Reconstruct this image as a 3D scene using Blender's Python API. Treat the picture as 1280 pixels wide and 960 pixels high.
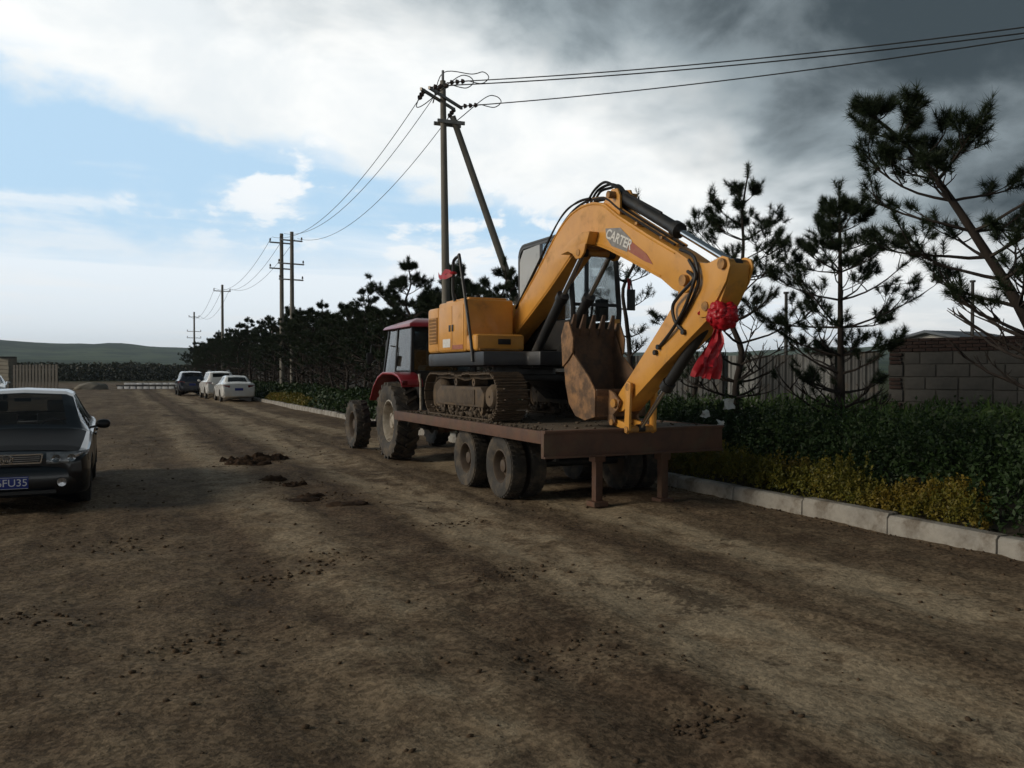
import bpy, bmesh, math, random
import numpy as np
from mathutils import Vector, Matrix
for o in list(bpy.data.objects): bpy.data.objects.remove(o)
R = math.radians
SC = bpy.context.scene
COL = SC.collection

# ------------------------------------------------------------------ camera
cam_d = bpy.data.cameras.new('camera'); cam = bpy.data.objects.new('camera', cam_d); COL.objects.link(cam)
cam_d.sensor_width = 36.0; cam_d.lens = 36.0 * 1050 / 1280; cam_d.clip_end = 9000; cam_d.clip_start = 0.05
cam.location = (0, 0, 1.65); cam.rotation_euler = (R(90 - 0.82), 0, R(-25.2))
SC.camera = cam
SC.view_settings.view_transform = 'Standard'; SC.view_settings.look = 'None'
SC.view_settings.exposure = 0.36; SC.view_settings.gamma = 1.0; SC.view_settings.use_curve_mapping = False
SC.cycles.max_bounces = 6; SC.cycles.diffuse_bounces = 3; SC.cycles.transparent_max_bounces = 12; SC.cycles.volume_bounces = 0
SC.cycles.use_denoising = True

# ------------------------------------------------------------------ node helper
class NT:
    def __init__(s, nt): s.nt = nt; s.n = nt.nodes; s.l = nt.links
    def node(s, t, **k):
        nd = s.n.new(t)
        for a, b in k.items(): setattr(nd, a, b)
        return nd
    def put(s, sock, v):
        if isinstance(v, bpy.types.NodeSocket): s.l.new(v, sock)
        elif v is not None:
            if sock.type == 'RGBA' and len(v) == 3: v = (*v, 1)
            sock.default_value = v
    def m(s, op, a, b=None, c=None, clamp=False):
        nd = s.node('ShaderNodeMath', operation=op, use_clamp=clamp)
        s.put(nd.inputs[0], a); s.put(nd.inputs[1], b)
        if c is not None: s.put(nd.inputs[2], c)
        return nd.outputs[0]
    def v(s, op, a, b=None, out=0):
        nd = s.node('ShaderNodeVectorMath', operation=op)
        s.put(nd.inputs[0], a); s.put(nd.inputs[1], b)
        return nd.outputs[out]
    def mix(s, f, a, b, mode='MIX'):
        nd = s.node('ShaderNodeMix', data_type='RGBA', blend_type=mode)
        s.put(nd.inputs[0], f); s.put(nd.inputs[6], a); s.put(nd.inputs[7], b)
        return nd.outputs[2]
    def noise(s, vec, scale, detail=4, rough=.5, dist=0.0):
        nd = s.node('ShaderNodeTexNoise')
        if vec is not None: s.put(nd.inputs['Vector'], vec)
        s.put(nd.inputs['Scale'], scale); s.put(nd.inputs['Detail'], detail)
        s.put(nd.inputs['Roughness'], rough); s.put(nd.inputs['Distortion'], dist)
        return nd.outputs[0]
    def step(s, x, lo, hi, a=0.0, b=1.0):
        nd = s.node('ShaderNodeMapRange', interpolation_type='SMOOTHSTEP')
        s.put(nd.inputs[0], x); s.put(nd.inputs[1], lo); s.put(nd.inputs[2], hi); s.put(nd.inputs[3], a); s.put(nd.inputs[4], b)
        return nd.outputs[0]
    def comb(s, x, y, z):
        nd = s.node('ShaderNodeCombineXYZ'); s.put(nd.inputs[0], x); s.put(nd.inputs[1], y); s.put(nd.inputs[2], z); return nd.outputs[0]
    def sep(s, v):
        nd = s.node('ShaderNodeSeparateXYZ'); s.put(nd.inputs[0], v); return nd.outputs

# ------------------------------------------------------------------ world and sun
SUN_AZ, SUN_EL = -82.0, 21.0          # degrees from +Y towards +X (so the sun stands in the west), elevation
w = bpy.data.worlds.new('World'); SC.world = w; w.use_nodes = True
w.cycles.sampling_method = 'MANUAL'; w.cycles.sample_map_resolution = 512
T = NT(w.node_tree); T.n.clear()
sky = T.node('ShaderNodeTexSky', sky_type='NISHITA', sun_disc=False)
sky.sun_elevation = R(SUN_EL); sky.sun_rotation = R(SUN_AZ); sky.altitude = 900; sky.air_density = 1.0; sky.dust_density = 1.5; sky.ozone_density = 1.5
tc = T.node('ShaderNodeTexCoord')
dirn = T.v('NORMALIZE', tc.outputs['Generated'])
dx, dy, dz = T.sep(dirn)
zc = T.m('ADD', T.m('MAXIMUM', dz, 0.0), 0.032)
px = T.m('DIVIDE', dx, zc); py = T.m('DIVIDE', dy, zc)
P = T.comb(px, py, 0.0)
Q = T.v('MULTIPLY', dirn, (1, 1, 1.75))
n_big = T.noise(T.v('ADD', T.v('MULTIPLY', P, (.5, .5, 1)), T.v('MULTIPLY', Q, (.8, .8, .8))), 1.0, 4, .55, .2)
n_mid = T.noise(T.v('ADD', T.v('ADD', T.v('MULTIPLY', P, (.35, .35, 1)), T.v('MULTIPLY', Q, (4.6, 4.6, 4.6))), (7.3, 1.9, 0)), 1.0, 6, .58, .25)
n_str = T.noise(T.v('MULTIPLY', T.v('ADD', P, (1.0, 4.0, 0)), (.35, 1.0, 1)), .8, 4, .6, .5)
nb = T.m('SUBTRACT', n_big, .5); nm = T.m('SUBTRACT', n_mid, .5); ns = T.m('SUBTRACT', n_str, .5)
# distance beyond the edge of the storm deck that covers the zenith, the south and the east
fr = T.m('SUBTRACT', py, T.m('ADD', T.m('MULTIPLY', px, .34), 1.80))
wide = T.m('ADD', 1.0, T.m('MULTIPLY', T.m('MAXIMUM', px, 0.0), .22))     # broken edge widens with distance
frn = T.m('DIVIDE', fr, wide)
edge = T.m('ADD', frn, T.m('ADD', T.m('MULTIPLY', nb, 1.5), T.m('MULTIPLY', nm, .55)))
storm = T.m('MULTIPLY', T.step(edge, .42, -.20), T.step(dz, .07, .17))
# clear sky, thin high cloud towards the horizon
blue = T.mix(.78, sky.outputs[0], (4.7, 6.7, 8.5))
veil = T.step(T.m('ADD', dz, T.m('MULTIPLY', ns, .16)), .175, .105)
c1 = T.mix(T.m('MULTIPLY', veil, .88), blue, (7.6, 8.1, 8.5))
wisp = T.step(T.m('ADD', n_str, T.m('MULTIPLY', nm, .7)), .50, .72)
c1 = T.mix(T.m('MULTIPLY', wisp, .65), c1, (7.6, 7.9, 8.1))
puff = T.m('MULTIPLY', T.step(T.m('ADD', T.m('ADD', n_mid, T.m('MULTIPLY', nb, .5)), T.m('MULTIPLY', ns, .25)), .525, .60), T.step(frn, 4.0, 1.6))
c1 = T.mix(T.m('MULTIPLY', puff, .9), c1, (8.0, 8.2, 8.3))
# bright cumulus fringe along the deck
cu = T.step(T.m('ADD', T.m('ADD', frn, T.m('MULTIPLY', nb, 1.2)), T.m('MULTIPLY', nm, 1.7)), 1.30, .95)
lum = T.step(n_mid, .35, .65)
cuc = T.mix(lum, (6.9, 7.3, 7.5), (8.3, 8.4, 8.3))
c2 = T.mix(cu, c1, cuc)
# storm deck: grey, darker with depth
sdeep = T.step(T.m('ADD', edge, T.m('MULTIPLY', nm, 1.3)), .22, -.78)
sc0 = T.mix(sdeep, (3.0, 3.55, 3.85), (.40, .55, .65))
sc0 = T.mix(T.m('MULTIPLY', T.step(n_mid, .50, .72), .40), sc0, (1.25, 1.5, 1.62))
c3 = T.mix(storm, c2, sc0)
bg = T.node('ShaderNodeBackground'); T.put(bg.inputs[0], c3); bg.inputs[1].default_value = 0.1
wo = T.node('ShaderNodeOutputWorld'); T.l.new(bg.outputs[0], wo.inputs[0])

sd = bpy.data.lights.new('sun', 'SUN'); sd.energy = 1.5; sd.angle = R(20); sd.color = (1, .89, .73)
sun = bpy.data.objects.new('sun', sd); COL.objects.link(sun)
sv = Vector((math.sin(R(SUN_AZ)) * math.cos(R(SUN_EL)), math.cos(R(SUN_AZ)) * math.cos(R(SUN_EL)), math.sin(R(SUN_EL))))
sun.rotation_euler = sv.to_track_quat('Z', 'Y').to_euler(); sun.location = (-20, 0, 30)

# ------------------------------------------------------------------ materials
def pm(name, c1, c2=None, scale=6.0, rough=.6, metal=0.0, bump=0.0, bscale=40.0, dirt=None, dscale=2.5, dlo=.5, dhi=.7, spec=.5, stretch=(1, 1, 1), coat=0.0):
    """procedural paint / earth / rubber: two tones, optional dirt blotches, fine relief"""
    mt = bpy.data.materials.new(name); mt.use_nodes = True
    t = NT(mt.node_tree); b = t.n['Principled BSDF']
    co = t.node('ShaderNodeTexCoord').outputs['Object']
    if stretch != (1, 1, 1): co = t.v('MULTIPLY', co, stretch)
    c = c1
    if c2 is not None: c = t.mix(t.step(t.noise(co, scale, 5, .6), .35, .68), c1, c2)
    rg = rough
    if dirt is not None:
        f = t.step(t.noise(t.v('ADD', co, (3.1, 5.2, 1.7)), dscale, 7, .65), dlo, dhi)
        c = t.mix(f, c if not isinstance(c, tuple) else (*c, 1), dirt)
        rg = t.m('ADD', t.m('MULTIPLY', f, max(0, .9 - rough)), rough)
    t.put(b.inputs['Base Color'], c if not isinstance(c, tuple) else (*c, 1))
    t.put(b.inputs['Roughness'], rg); b.inputs['Metallic'].default_value = metal
    b.inputs['Specular IOR Level'].default_value = spec; b.inputs['Coat Weight'].default_value = coat; b.inputs['Coat Roughness'].default_value = .05
    if bump:
        bn = t.node('ShaderNodeBump'); bn.inputs['Strength'].default_value = bump; bn.inputs['Distance'].default_value = .02
        t.l.new(t.noise(co, bscale, 5, .6), bn.inputs['Height']); t.l.new(bn.outputs[0], b.inputs['Normal'])
    return mt
def glass(name, tint=(.55, .62, .62), refl=1.0, dust=(.30, .27, .23), amt=.16):
    mt = bpy.data.materials.new(name); mt.use_nodes = True
    t = NT(mt.node_tree); t.n.clear()
    tr = t.node('ShaderNodeBsdfTransparent'); tr.inputs[0].default_value = (*tint, 1)
    gl = t.node('ShaderNodeBsdfGlossy'); gl.inputs['Roughness'].default_value = .04
    fz = t.node('ShaderNodeFresnel'); fz.inputs[0].default_value = 1.5
    co = t.node('ShaderNodeTexCoord').outputs['Object']
    df = t.node('ShaderNodeBsdfDiffuse'); df.inputs[0].default_value = (*dust, 1)
    m0 = t.node('ShaderNodeMixShader'); t.l.new(t.m('MULTIPLY', t.step(t.noise(co, 3.0, 6, .65), .4 - .5 * (amt > .3), .75 - .3 * (amt > .3)), amt), m0.inputs[0])
    t.l.new(tr.outputs[0], m0.inputs[1]); t.l.new(df.outputs[0], m0.inputs[2])
    mx = t.node('ShaderNodeMixShader'); t.l.new(t.m('MULTIPLY', fz.outputs[0], refl, clamp=True), mx.inputs[0])
    t.l.new(m0.outputs[0], mx.inputs[1]); t.l.new(gl.outputs[0], mx.inputs[2])
    o = t.node('ShaderNodeOutputMaterial'); t.l.new(mx.outputs[0], o.inputs[0])
    return mt
def leaf(name, c1, c2, c3=None, trans=.25, rough=.55):
    mt = bpy.data.materials.new(name); mt.use_nodes = True
    t = NT(mt.node_tree); b = t.n['Principled BSDF']
    g = t.node('ShaderNodeNewGeometry')
    co = t.node('ShaderNodeTexCoord').outputs['Object']
    c = t.mix(g.outputs['Random Per Island'], c1, c2)
    if c3 is not None: c = t.mix(t.step(t.noise(co, 1.6, 3), .45, .65), c, c3)
    t.put(b.inputs['Base Color'], c); b.inputs['Roughness'].default_value = rough
    b.inputs['Specular IOR Level'].default_value = .3
    tl = t.node('ShaderNodeBsdfTranslucent'); t.put(tl.inputs[0], c)
    mx = t.node('ShaderNodeMixShader'); mx.inputs[0].default_value = trans
    t.l.new(b.outputs[0], mx.inputs[1]); t.l.new(tl.outputs[0], mx.inputs[2])
    t.l.new(mx.outputs[0], t.n['Material Output'].inputs[0])
    return mt

MUD = (.105, .078, .052)
M = {}
M['yellow'] = pm('excavator_yellow', (.68, .325, .055), (.60, .28, .05), 3, .42, dirt=(.29, .16, .065), dscale=3.2, dlo=.52, dhi=.82, coat=.1)
M['yellow_worn'] = pm('worn_yellow', (.52, .25, .05), (.36, .18, .055), 5, .55, dirt=(.13, .085, .05), dscale=4, dlo=.46, dhi=.66, bump=.15)
M['bucket'] = pm('bucket_steel', (.33, .175, .075), (.22, .12, .06), 7, .7, dirt=(.11, .07, .045), dscale=4.5, dlo=.40, dhi=.62, bump=.3, bscale=25)
M['bucket_in'] = pm('bucket_rust', (.15, .085, .05), (.08, .055, .04), 8, .75, bump=.35, bscale=25)
M['black'] = pm('black_paint', (.012, .013, .015), (.02, .02, .02), 6, .5, dirt=(.04, .033, .027), dscale=4, dlo=.52, dhi=.75)
M['skirt'] = pm('dark_skirt', (.022, .025, .032), (.03, .031, .034), 6, .45, dirt=(.05, .042, .035), dscale=4, dlo=.55, dhi=.75)
M['rubber'] = pm('hose_rubber', (.012, .012, .013), None, 6, .55)
M['tyre'] = pm('tyre_rubber', (.028, .026, .024), (.045, .04, .035), 9, .8, dirt=(.115, .092, .067), dscale=4.5, dlo=.42, dhi=.68, bump=.3, bscale=30)
M['cartyre'] = pm('car_tyre', (.02, .02, .02), (.035, .032, .03), 9, .8)
M['rim'] = pm('rim_paint', (.10, .072, .052), (.07, .052, .04), 9, .6, .3, dirt=MUD, dscale=6, dlo=.45, dhi=.65)
M['rim_silver'] = pm('rim_silver', (.45, .40, .33), (.30, .26, .2), 6, .5, .4, dirt=MUD, dscale=5, dlo=.5, dhi=.66)
M['chrome'] = pm('chrome', (.75, .75, .76), None, 6, .12, 1.0)
M['steel'] = pm('steel', (.32, .30, .28), (.22, .2, .18), 6, .4, .8)
M['track'] = pm('track_steel', (.105, .075, .050), (.065, .05, .038), 8, .75, .2, dirt=(.15, .108, .07), dscale=3.5, dlo=.4, dhi=.62, bump=.4, bscale=30)
M['mud'] = pm('mud', (.10, .074, .05), (.065, .048, .035), 7, .9, bump=.6, bscale=22)
M['rust'] = pm('trailer_rust', (.125, .062, .038), (.085, .046, .032), 5, .72, dirt=(.12, .085, .055), dscale=3, dlo=.5, dhi=.7, bump=.25, bscale=35)
M['deck'] = pm('deck_dust', (.15, .115, .08), (.10, .078, .055), 4, .85, bump=.5, bscale=18)
M['red'] = pm('tractor_red', (.26, .011, .018), (.21, .012, .015), 4, .35, dirt=(.2, .07, .05), dscale=4, dlo=.6, dhi=.8, coat=.2)
M['ribbon'] = pm('red_satin', (.40, .004, .014), (.32, .003, .011), 9, .45)
M['decal_grey'] = pm('decal_grey', (.20, .19, .18), (.27, .26, .25), 12, .5)
M['decal_white'] = pm('decal_white', (.72, .70, .66), (.6, .58, .54), 20, .5)
M['decal_red'] = pm('decal_red', (.33, .085, .05), (.36, .13, .06), 12, .5)
M['glass'] = glass('clear_glass', (.95, .97, .97), .8, amt=.06); M['glass_dark'] = glass('tinted_glass', (.16, .19, .2)); M['glass_pale'] = glass('pale_glass', (.78, .8, .8), .8, (.52, .53, .53), .74)  # last one: mottled pale grey diffuse layer over the pane
M['concrete'] = pm('pole_concrete', (.21, .195, .17), (.15, .14, .12), 3, .85, stretch=(1, 1, .25), bump=.2)
M['kerb'] = pm('kerb_concrete', (.34, .32, .285), (.25, .235, .21), 4, .88, dirt=(.13, .105, .078), dscale=2.2, dlo=.44, dhi=.66, bump=.5, bscale=24)
M['bark'] = pm('pine_bark', (.036, .026, .020), (.024, .018, .015), 9, .9, stretch=(1, 1, .3), bump=.5, bscale=25)
M['block'] = pm('aac_block', (.098, .093, .085), (.066, .063, .058), 2.5, .9, dirt=(.07, .064, .055), dscale=2, dlo=.5, dhi=.7, bump=.3, bscale=30)
M['brick'] = pm('red_brick', (.066, .034, .026), (.04, .025, .021), 5, .9, bump=.3)
M['mortar'] = pm('mortar', (.09, .085, .076), (.06, .056, .05), 9, .95, bump=.4)
M['sheet'] = pm('fence_sheet', (.068, .07, .07), (.046, .048, .048), 1.2, .55, .2, dirt=(.13, .105, .08), dscale=1.5, dlo=.5, dhi=.75)
M['sheet_pale'] = pm('fence_sheet_pale', (.25, .255, .25), (.18, .18, .175), 1.2, .55, .1, dirt=(.2, .17, .13), dscale=1.5, dlo=.55, dhi=.8)
M['board'] = pm('grey_board', (.075, .068, .057), (.05, .045, .038), 3, .85, stretch=(1, 1, .3))
M['post'] = pm('fence_post', (.045, .043, .04), (.03, .03, .03), 4, .7)
M['carblack'] = pm('car_black', (.006, .008, .012), None, 5, .28, dirt=(.02, .018, .016), dscale=1.6, dlo=.6, dhi=1.1, coat=.4)
M['bonnet'] = pm('matt_bonnet', (.007, .009, .012), (.011, .012, .014), 3, .6, spec=.10)  # near-black matt finish, rougher than the rest of the body paint
M['carsilver'] = pm('car_dark_blue', (.018, .024, .042), None, 5, .25, dirt=(.06, .055, .05), dscale=1.6, dlo=.5, dhi=.95, coat=.6)
M['carwhite'] = pm('car_white', (.74, .74, .73), (.68, .68, .67), 2, .25, dirt=(.4, .35, .29), dscale=1.4, dlo=.55, dhi=.95, coat=.5)
M['plastic'] = pm('black_plastic', (.012, .012, .013), None, 6, .45)
M['interior'] = pm('car_interior', (.06, .058, .055), (.04, .04, .04), 5, .8)
M['lamp'] = pm('lamp_reflector', (.55, .56, .58), (.25, .26, .28), 14, .18, .8)
M['housing'] = pm('lamp_housing', (.42, .42, .43), (.2, .2, .21), 10, .25, .5)
M['lampred'] = pm('tail_lamp', (.16, .012, .012), (.10, .008, .008), 10, .2)
M['plateblue'] = pm('plate_blue', (.01, .03, .25), None, 6, .4)
M['platewhite'] = pm('plate_white', (.75, .77, .8), None, 6, .5)
M['porcelain'] = pm('insulator', (.06, .035, .03), (.1, .08, .07), 8, .3)
M['wire'] = pm('wire', (.02, .02, .02), None, 6, .6)
M['soil'] = pm('bed_soil', (.075, .058, .04), (.045, .036, .026), 3, .95, bump=.6, bscale=18)
M['hill'] = None
M['litter'] = pm('litter_white', (.75, .75, .72), None, 8, .7)
M['pipe'] = pm('pipe_white', (.70, .72, .74), (.6, .62, .65), 1.5, .5, dirt=(.3, .27, .22), dscale=1.2, dlo=.55, dhi=.8)
M['stone'] = pm('gate_stone', (.26, .24, .2), (.2, .18, .15), 2, .9, bump=.3)
M['bluesheet'] = pm('blue_roof', (.11, .13, .155), (.09, .105, .125), .6, .6)
M['wallpale'] = pm('pale_render', (.4, .39, .37), (.33, .32, .3), .6, .9)

# ------------------------------------------------------------------ mesh helpers
ORG = {}
def add_to(obj, parent):
    COL.objects.link(obj)
    if parent is not None:
        obj.parent = parent
    return obj
def tag(o, label, cat, group=None):
    o['label'] = label; o['category'] = cat
    if group: o['group'] = group
    return o
def thing(name, label, cat, loc=(0, 0, 0), rz=0.0, group=None, world=True):
    o = bpy.data.objects.new(name, None); COL.objects.link(o)
    o.location = loc; o.rotation_euler = (0, 0, rz); o.empty_display_size = .2
    tag(o, label, cat, group)
    if world: ORG[o.name] = Vector(loc)
    return o
def org(p):
    while p is not None:
        if p.name in ORG: return ORG[p.name]
        p = p.parent
    return Vector((0, 0, 0))
class MB:
    def __init__(s): s.v = []; s.f = []
    def add(s, vs, fs):
        n = len(s.v); s.v += [Vector(p) for p in vs]; s.f += [tuple(i + n for i in f) for f in fs]; return s
    def box(s, x0, x1, y0, y1, z0, z1):
        return s.add([(x0, y0, z0), (x1, y0, z0), (x1, y1, z0), (x0, y1, z0), (x0, y0, z1), (x1, y0, z1), (x1, y1, z1), (x0, y1, z1)],
                     [(3, 2, 1, 0), (4, 5, 6, 7), (0, 1, 5, 4), (1, 2, 6, 5), (2, 3, 7, 6), (3, 0, 4, 7)])
    def bar(s, a, b, w, h, up=(0, 0, 1)):
        a = Vector(a); b = Vector(b); d = (b - a).normalized(); u = Vector(up)
        if abs(d.dot(u)) > .98: u = Vector((0, 1, 0))
        x = d.cross(u).normalized() * w / 2; z = x.cross(d).normalized() * h / 2
        q = [a - x - z, a + x - z, b + x - z, b - x - z, a - x + z, a + x + z, b + x + z, b - x + z]
        return s.add(q, [(3, 2, 1, 0), (4, 5, 6, 7), (0, 1, 5, 4), (1, 2, 6, 5), (2, 3, 7, 6), (3, 0, 4, 7)])
    def prism(s, pts, x0, x1, axis='x'):
        """closed outline in the plane across axis, swept from x0 to x1; pts are (y,z) for x, (x,z) for y, (x,y) for z"""
        n = len(pts)
        def P(p, t): return (t, p[0], p[1]) if axis == 'x' else ((p[0], t, p[1]) if axis == 'y' else (p[0], p[1], t))
        return s.add([P(p, x0) for p in pts] + [P(p, x1) for p in pts],
                     [tuple(range(n)), tuple(range(2 * n - 1, n - 1, -1))] + [(i, n + i, n + (i + 1) % n, (i + 1) % n) for i in range(n)])
    def tube(s, path, r, n=8, cap=True, closed=False):
        path = [Vector(p) for p in path]; k = len(path)
        rs = r if isinstance(r, (list, tuple)) else [r] * k
        b = len(s.v); u = None
        for i, p in enumerate(path):
            if closed: d = path[(i + 1) % k] - path[i - 1]
            else: d = path[min(i + 1, k - 1)] - path[max(i - 1, 0)]
            d = d.normalized() if d.length > 1e-9 else Vector((0, 0, 1))
            if u is None:
                u = d.orthogonal().normalized()
            else:
                u = u - d * u.dot(d)
                u = u.normalized() if u.length > 1e-6 else d.orthogonal().normalized()
            w_ = d.cross(u)
            for j in range(n):
                a = 2 * math.pi * j / n
                s.v.append(p + (u * math.cos(a) + w_ * math.sin(a)) * rs[i])
        for i in range(k if closed else k - 1):
            i2 = (i + 1) % k
            for j in range(n):
                s.f.append((b + i * n + j, b + i * n + (j + 1) % n, b + i2 * n + (j + 1) % n, b + i2 * n + j))
        if cap and not closed:
            s.f.append(tuple(b + j for j in range(n - 1, -1, -1))); s.f.append(tuple(b + (k - 1) * n + j for j in range(n)))
        return s
    def cyl(s, a, b, r, n=14, r2=None): return s.tube([a, b], [r, r if r2 is None else r2], n)
    def lathe(s, prof, c, n=28, axis='x'):
        """closed profile of (offset along axis, radius)"""
        b = len(s.v); k = len(prof); c = Vector(c)
        for j in range(n):
            a = 2 * math.pi * j / n; ca, sa = math.cos(a), math.sin(a)
            for t, r in prof:
                s.v.append(c + (Vector((t, r * ca, r * sa)) if axis == 'x' else (Vector((r * ca, r * sa, t)) if axis == 'z' else Vector((r * ca, t, r * sa)))))
        for j in range(n):
            for i in range(k):
                s.f.append((b + j * k + i, b + j * k + (i + 1) % k, b + ((j + 1) % n) * k + (i + 1) % k, b + ((j + 1) % n) * k + i))
        return s
    def grid(s, rows, flip=False):
        b = len(s.v); n = len(rows[0])
        for r in rows: s.v += [Vector(p) for p in r]
        for i in range(len(rows) - 1):
            for j in range(n - 1):
                q = (b + i * n + j, b + i * n + j + 1, b + (i + 1) * n + j + 1, b + (i + 1) * n + j)
                s.f.append(q[::-1] if flip else q)
        return s
    def mesh(s, name, off=Vector((0, 0, 0)), bevel=0.0, seg=2, smooth=35, recalc=True):
        me = bpy.data.meshes.new(name)
        me.from_pydata([tuple(p - off) for p in s.v], [], s.f); me.update()
        if recalc or bevel:
            bm = bmesh.new(); bm.from_mesh(me)
            bmesh.ops.recalc_face_normals(bm, faces=bm.faces)
            if bevel:
                ed = [e for e in bm.edges if len(e.link_faces) == 2 and e.calc_face_angle(0) > .45]
                bmesh.ops.bevel(bm, geom=ed, offset=bevel, segments=seg, profile=.6, affect='EDGES', clamp_overlap=True)
            bm.to_mesh(me); bm.free()
        if smooth:
            me.polygons.foreach_set('use_smooth', [True] * len(me.polygons)); me.set_sharp_from_angle(angle=R(smooth))
        return me
    def build(s, name, mat, parent=None, bevel=0.0, seg=2, smooth=35, recalc=True):
        me = s.mesh(name, org(parent), bevel, seg, smooth, recalc)
        me.materials.append(M[mat] if isinstance(mat, str) else mat)
        return add_to(bpy.data.objects.new(name, me), parent)
def inst(me, name, parent, loc=(0, 0, 0), rot=(0, 0, 0), scale=None):
    o = bpy.data.objects.new(name, me); COL.objects.link(o); o.parent = parent
    o.location = Vector(loc) - org(parent); o.rotation_euler = rot
    if scale: o.scale = scale
    return o
def copy_tree(o, parent=None):
    c = o.copy(); COL.objects.link(c); c.parent = parent
    for ch in o.children: copy_tree(ch, c)
    return c
def raw_mesh(name, verts, faces_n, loops, mat, smooth=False):
    """fast mesh from numpy: verts (n,3), faces of constant size faces_n, loops flat"""
    me = bpy.data.meshes.new(name); nv = len(verts); nl = len(loops); nf = nl // faces_n
    me.vertices.add(nv); me.vertices.foreach_set('co', np.asarray(verts, 'f').ravel())
    me.loops.add(nl); me.loops.foreach_set('vertex_index', np.asarray(loops, 'i'))
    me.polygons.add(nf); me.polygons.foreach_set('loop_start', np.arange(0, nl, faces_n, dtype='i')); 
    if smooth: me.polygons.foreach_set('use_smooth', np.ones(nf, bool))
    me.update(calc_edges=True); me.validate()
    me.materials.append(mat); return me
def arc(c, r, a0, a1, n):
    return [(c[0] + r * math.cos(R(a0 + (a1 - a0) * i / n)), c[1] + r * math.sin(R(a0 + (a1 - a0) * i / n))) for i in range(n + 1)]
def spline(pts, n=6):
    pts = [Vector(p) for p in pts]; out = []
    for i in range(len(pts) - 1):
        p0 = pts[max(i - 1, 0)]; p1 = pts[i]; p2 = pts[i + 1]; p3 = pts[min(i + 2, len(pts) - 1)]
        for k in range(n):
            t = k / n
            out.append(.5 * ((2 * p1) + (p2 - p0) * t + (2 * p0 - 5 * p1 + 4 * p2 - p3) * t * t + (3 * p1 - p0 - 3 * p2 + p3) * t ** 3))
    out.append(pts[-1]); return out
def text_mesh(txt, size, depth, shear=0.0, bold=0.0):
    cu = bpy.data.curves.new('lettering', 'FONT'); cu.body = txt; cu.size = size; cu.extrude = depth; cu.shear = shear; cu.offset = bold
    cu.align_x = 'CENTER'; cu.align_y = 'CENTER'
    ob = bpy.data.objects.new('lettering', cu); COL.objects.link(ob)
    dg = bpy.context.evaluated_depsgraph_get(); me = bpy.data.meshes.new_from_object(ob.evaluated_get(dg))
    bpy.data.objects.remove(ob); bpy.data.curves.remove(cu); return me

# value noise on numpy arrays
def vnoise(x, y, seed=0):
    xi = np.floor(x).astype(np.int64); yi = np.floor(y).astype(np.int64); fx = x - xi; fy = y - yi
    fx = fx * fx * (3 - 2 * fx); fy = fy * fy * (3 - 2 * fy)
    def h(a, b):
        n = (a * 374761393 + b * 668265263 + seed * 1442695041) & 0x7fffffff
        n = ((n ^ (n >> 13)) * 1274126177) & 0x7fffffff
        return ((n ^ (n >> 16)) & 0xffff) / 65535.0
    return (h(xi, yi) * (1 - fx) + h(xi + 1, yi) * fx) * (1 - fy) + (h(xi, yi + 1) * (1 - fx) + h(xi + 1, yi + 1) * fx) * fy
def fbm(x, y, o=4, seed=0, g=.5):
    s = 0; a = 1; t = 0
    for i in range(o): s = s + a * vnoise(x * 2 ** i, y * 2 ** i, seed + i); t += a; a *= g
    return s / t - .5

# ================================================================== THE SETTING
def gz(x, y):
    x = np.asarray(x, float); y = np.asarray(y, float)
    r = np.hypot(x - 2, y - 8); fade = np.clip(1.6 - r / 90, 0, 1)
    z = .075 * fbm(x * .33, y * .16, 3, 5) + .045 * fbm(x * 1.1, y * .6, 3, 11) + .046 * fbm(x * 3.6, y * 2.6, 4, 21)
    z = z + .034 * np.maximum(fbm(x * 7, y * 6, 3, 31, .7), 0) * np.clip(2 - r / 14, 0, 1)
    for cx_, wd, dp in ((3.45, .42, .022), (2.35, .22, .020), (5.05, .35, .02), (1.0, .3, .016)):
        q = (x - cx_ - .5 * fbm(y * .13, y * 0 + cx_, 2, 3)) / wd
        z = z - dp * np.exp(-q * q)
    for cx_, cy_, a in ((.45, 5.3, .5), (1.73, 7.4, .35), (.1, 8.8, .5), (2.5, 3.25, .22), (2.2, 4.4, .4), (-1.3, 5.9, .45)):
        z = z - .028 * np.exp(-(((x - cx_) / a) ** 2 + ((y - cy_) / (a * .7)) ** 2))
    return z * fade
def geo(a, b, s0, k):
    out = [a]; s = s0
    while out[-1] < b: out.append(out[-1] + s); s *= k
    return out
xs = [-v for v in geo(6.5, 4500, .08, 1.25)][::-1] + list(np.arange(-6.45, 7.3, .05)) + geo(7.32, 4500, .3, 1.3)
ys = [-v for v in geo(-1.4, 3000, .1, 1.35)][::-1] + list(np.arange(1.45, 14, .05)) + list(np.arange(14, 32, .12)) + list(np.arange(32, 110, .6)) + geo(110, 4500, .8, 1.2)
X, Y = np.meshgrid(np.array(xs), np.array(ys)); Zg = gz(X, Y)
nx, ny = len(xs), len(ys)
ii = (np.arange(ny - 1)[:, None] * nx + np.arange(nx - 1)[None, :]).ravel()
lp = np.stack([ii, ii + 1, ii + nx + 1, ii + nx], 1).ravel()

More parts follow.
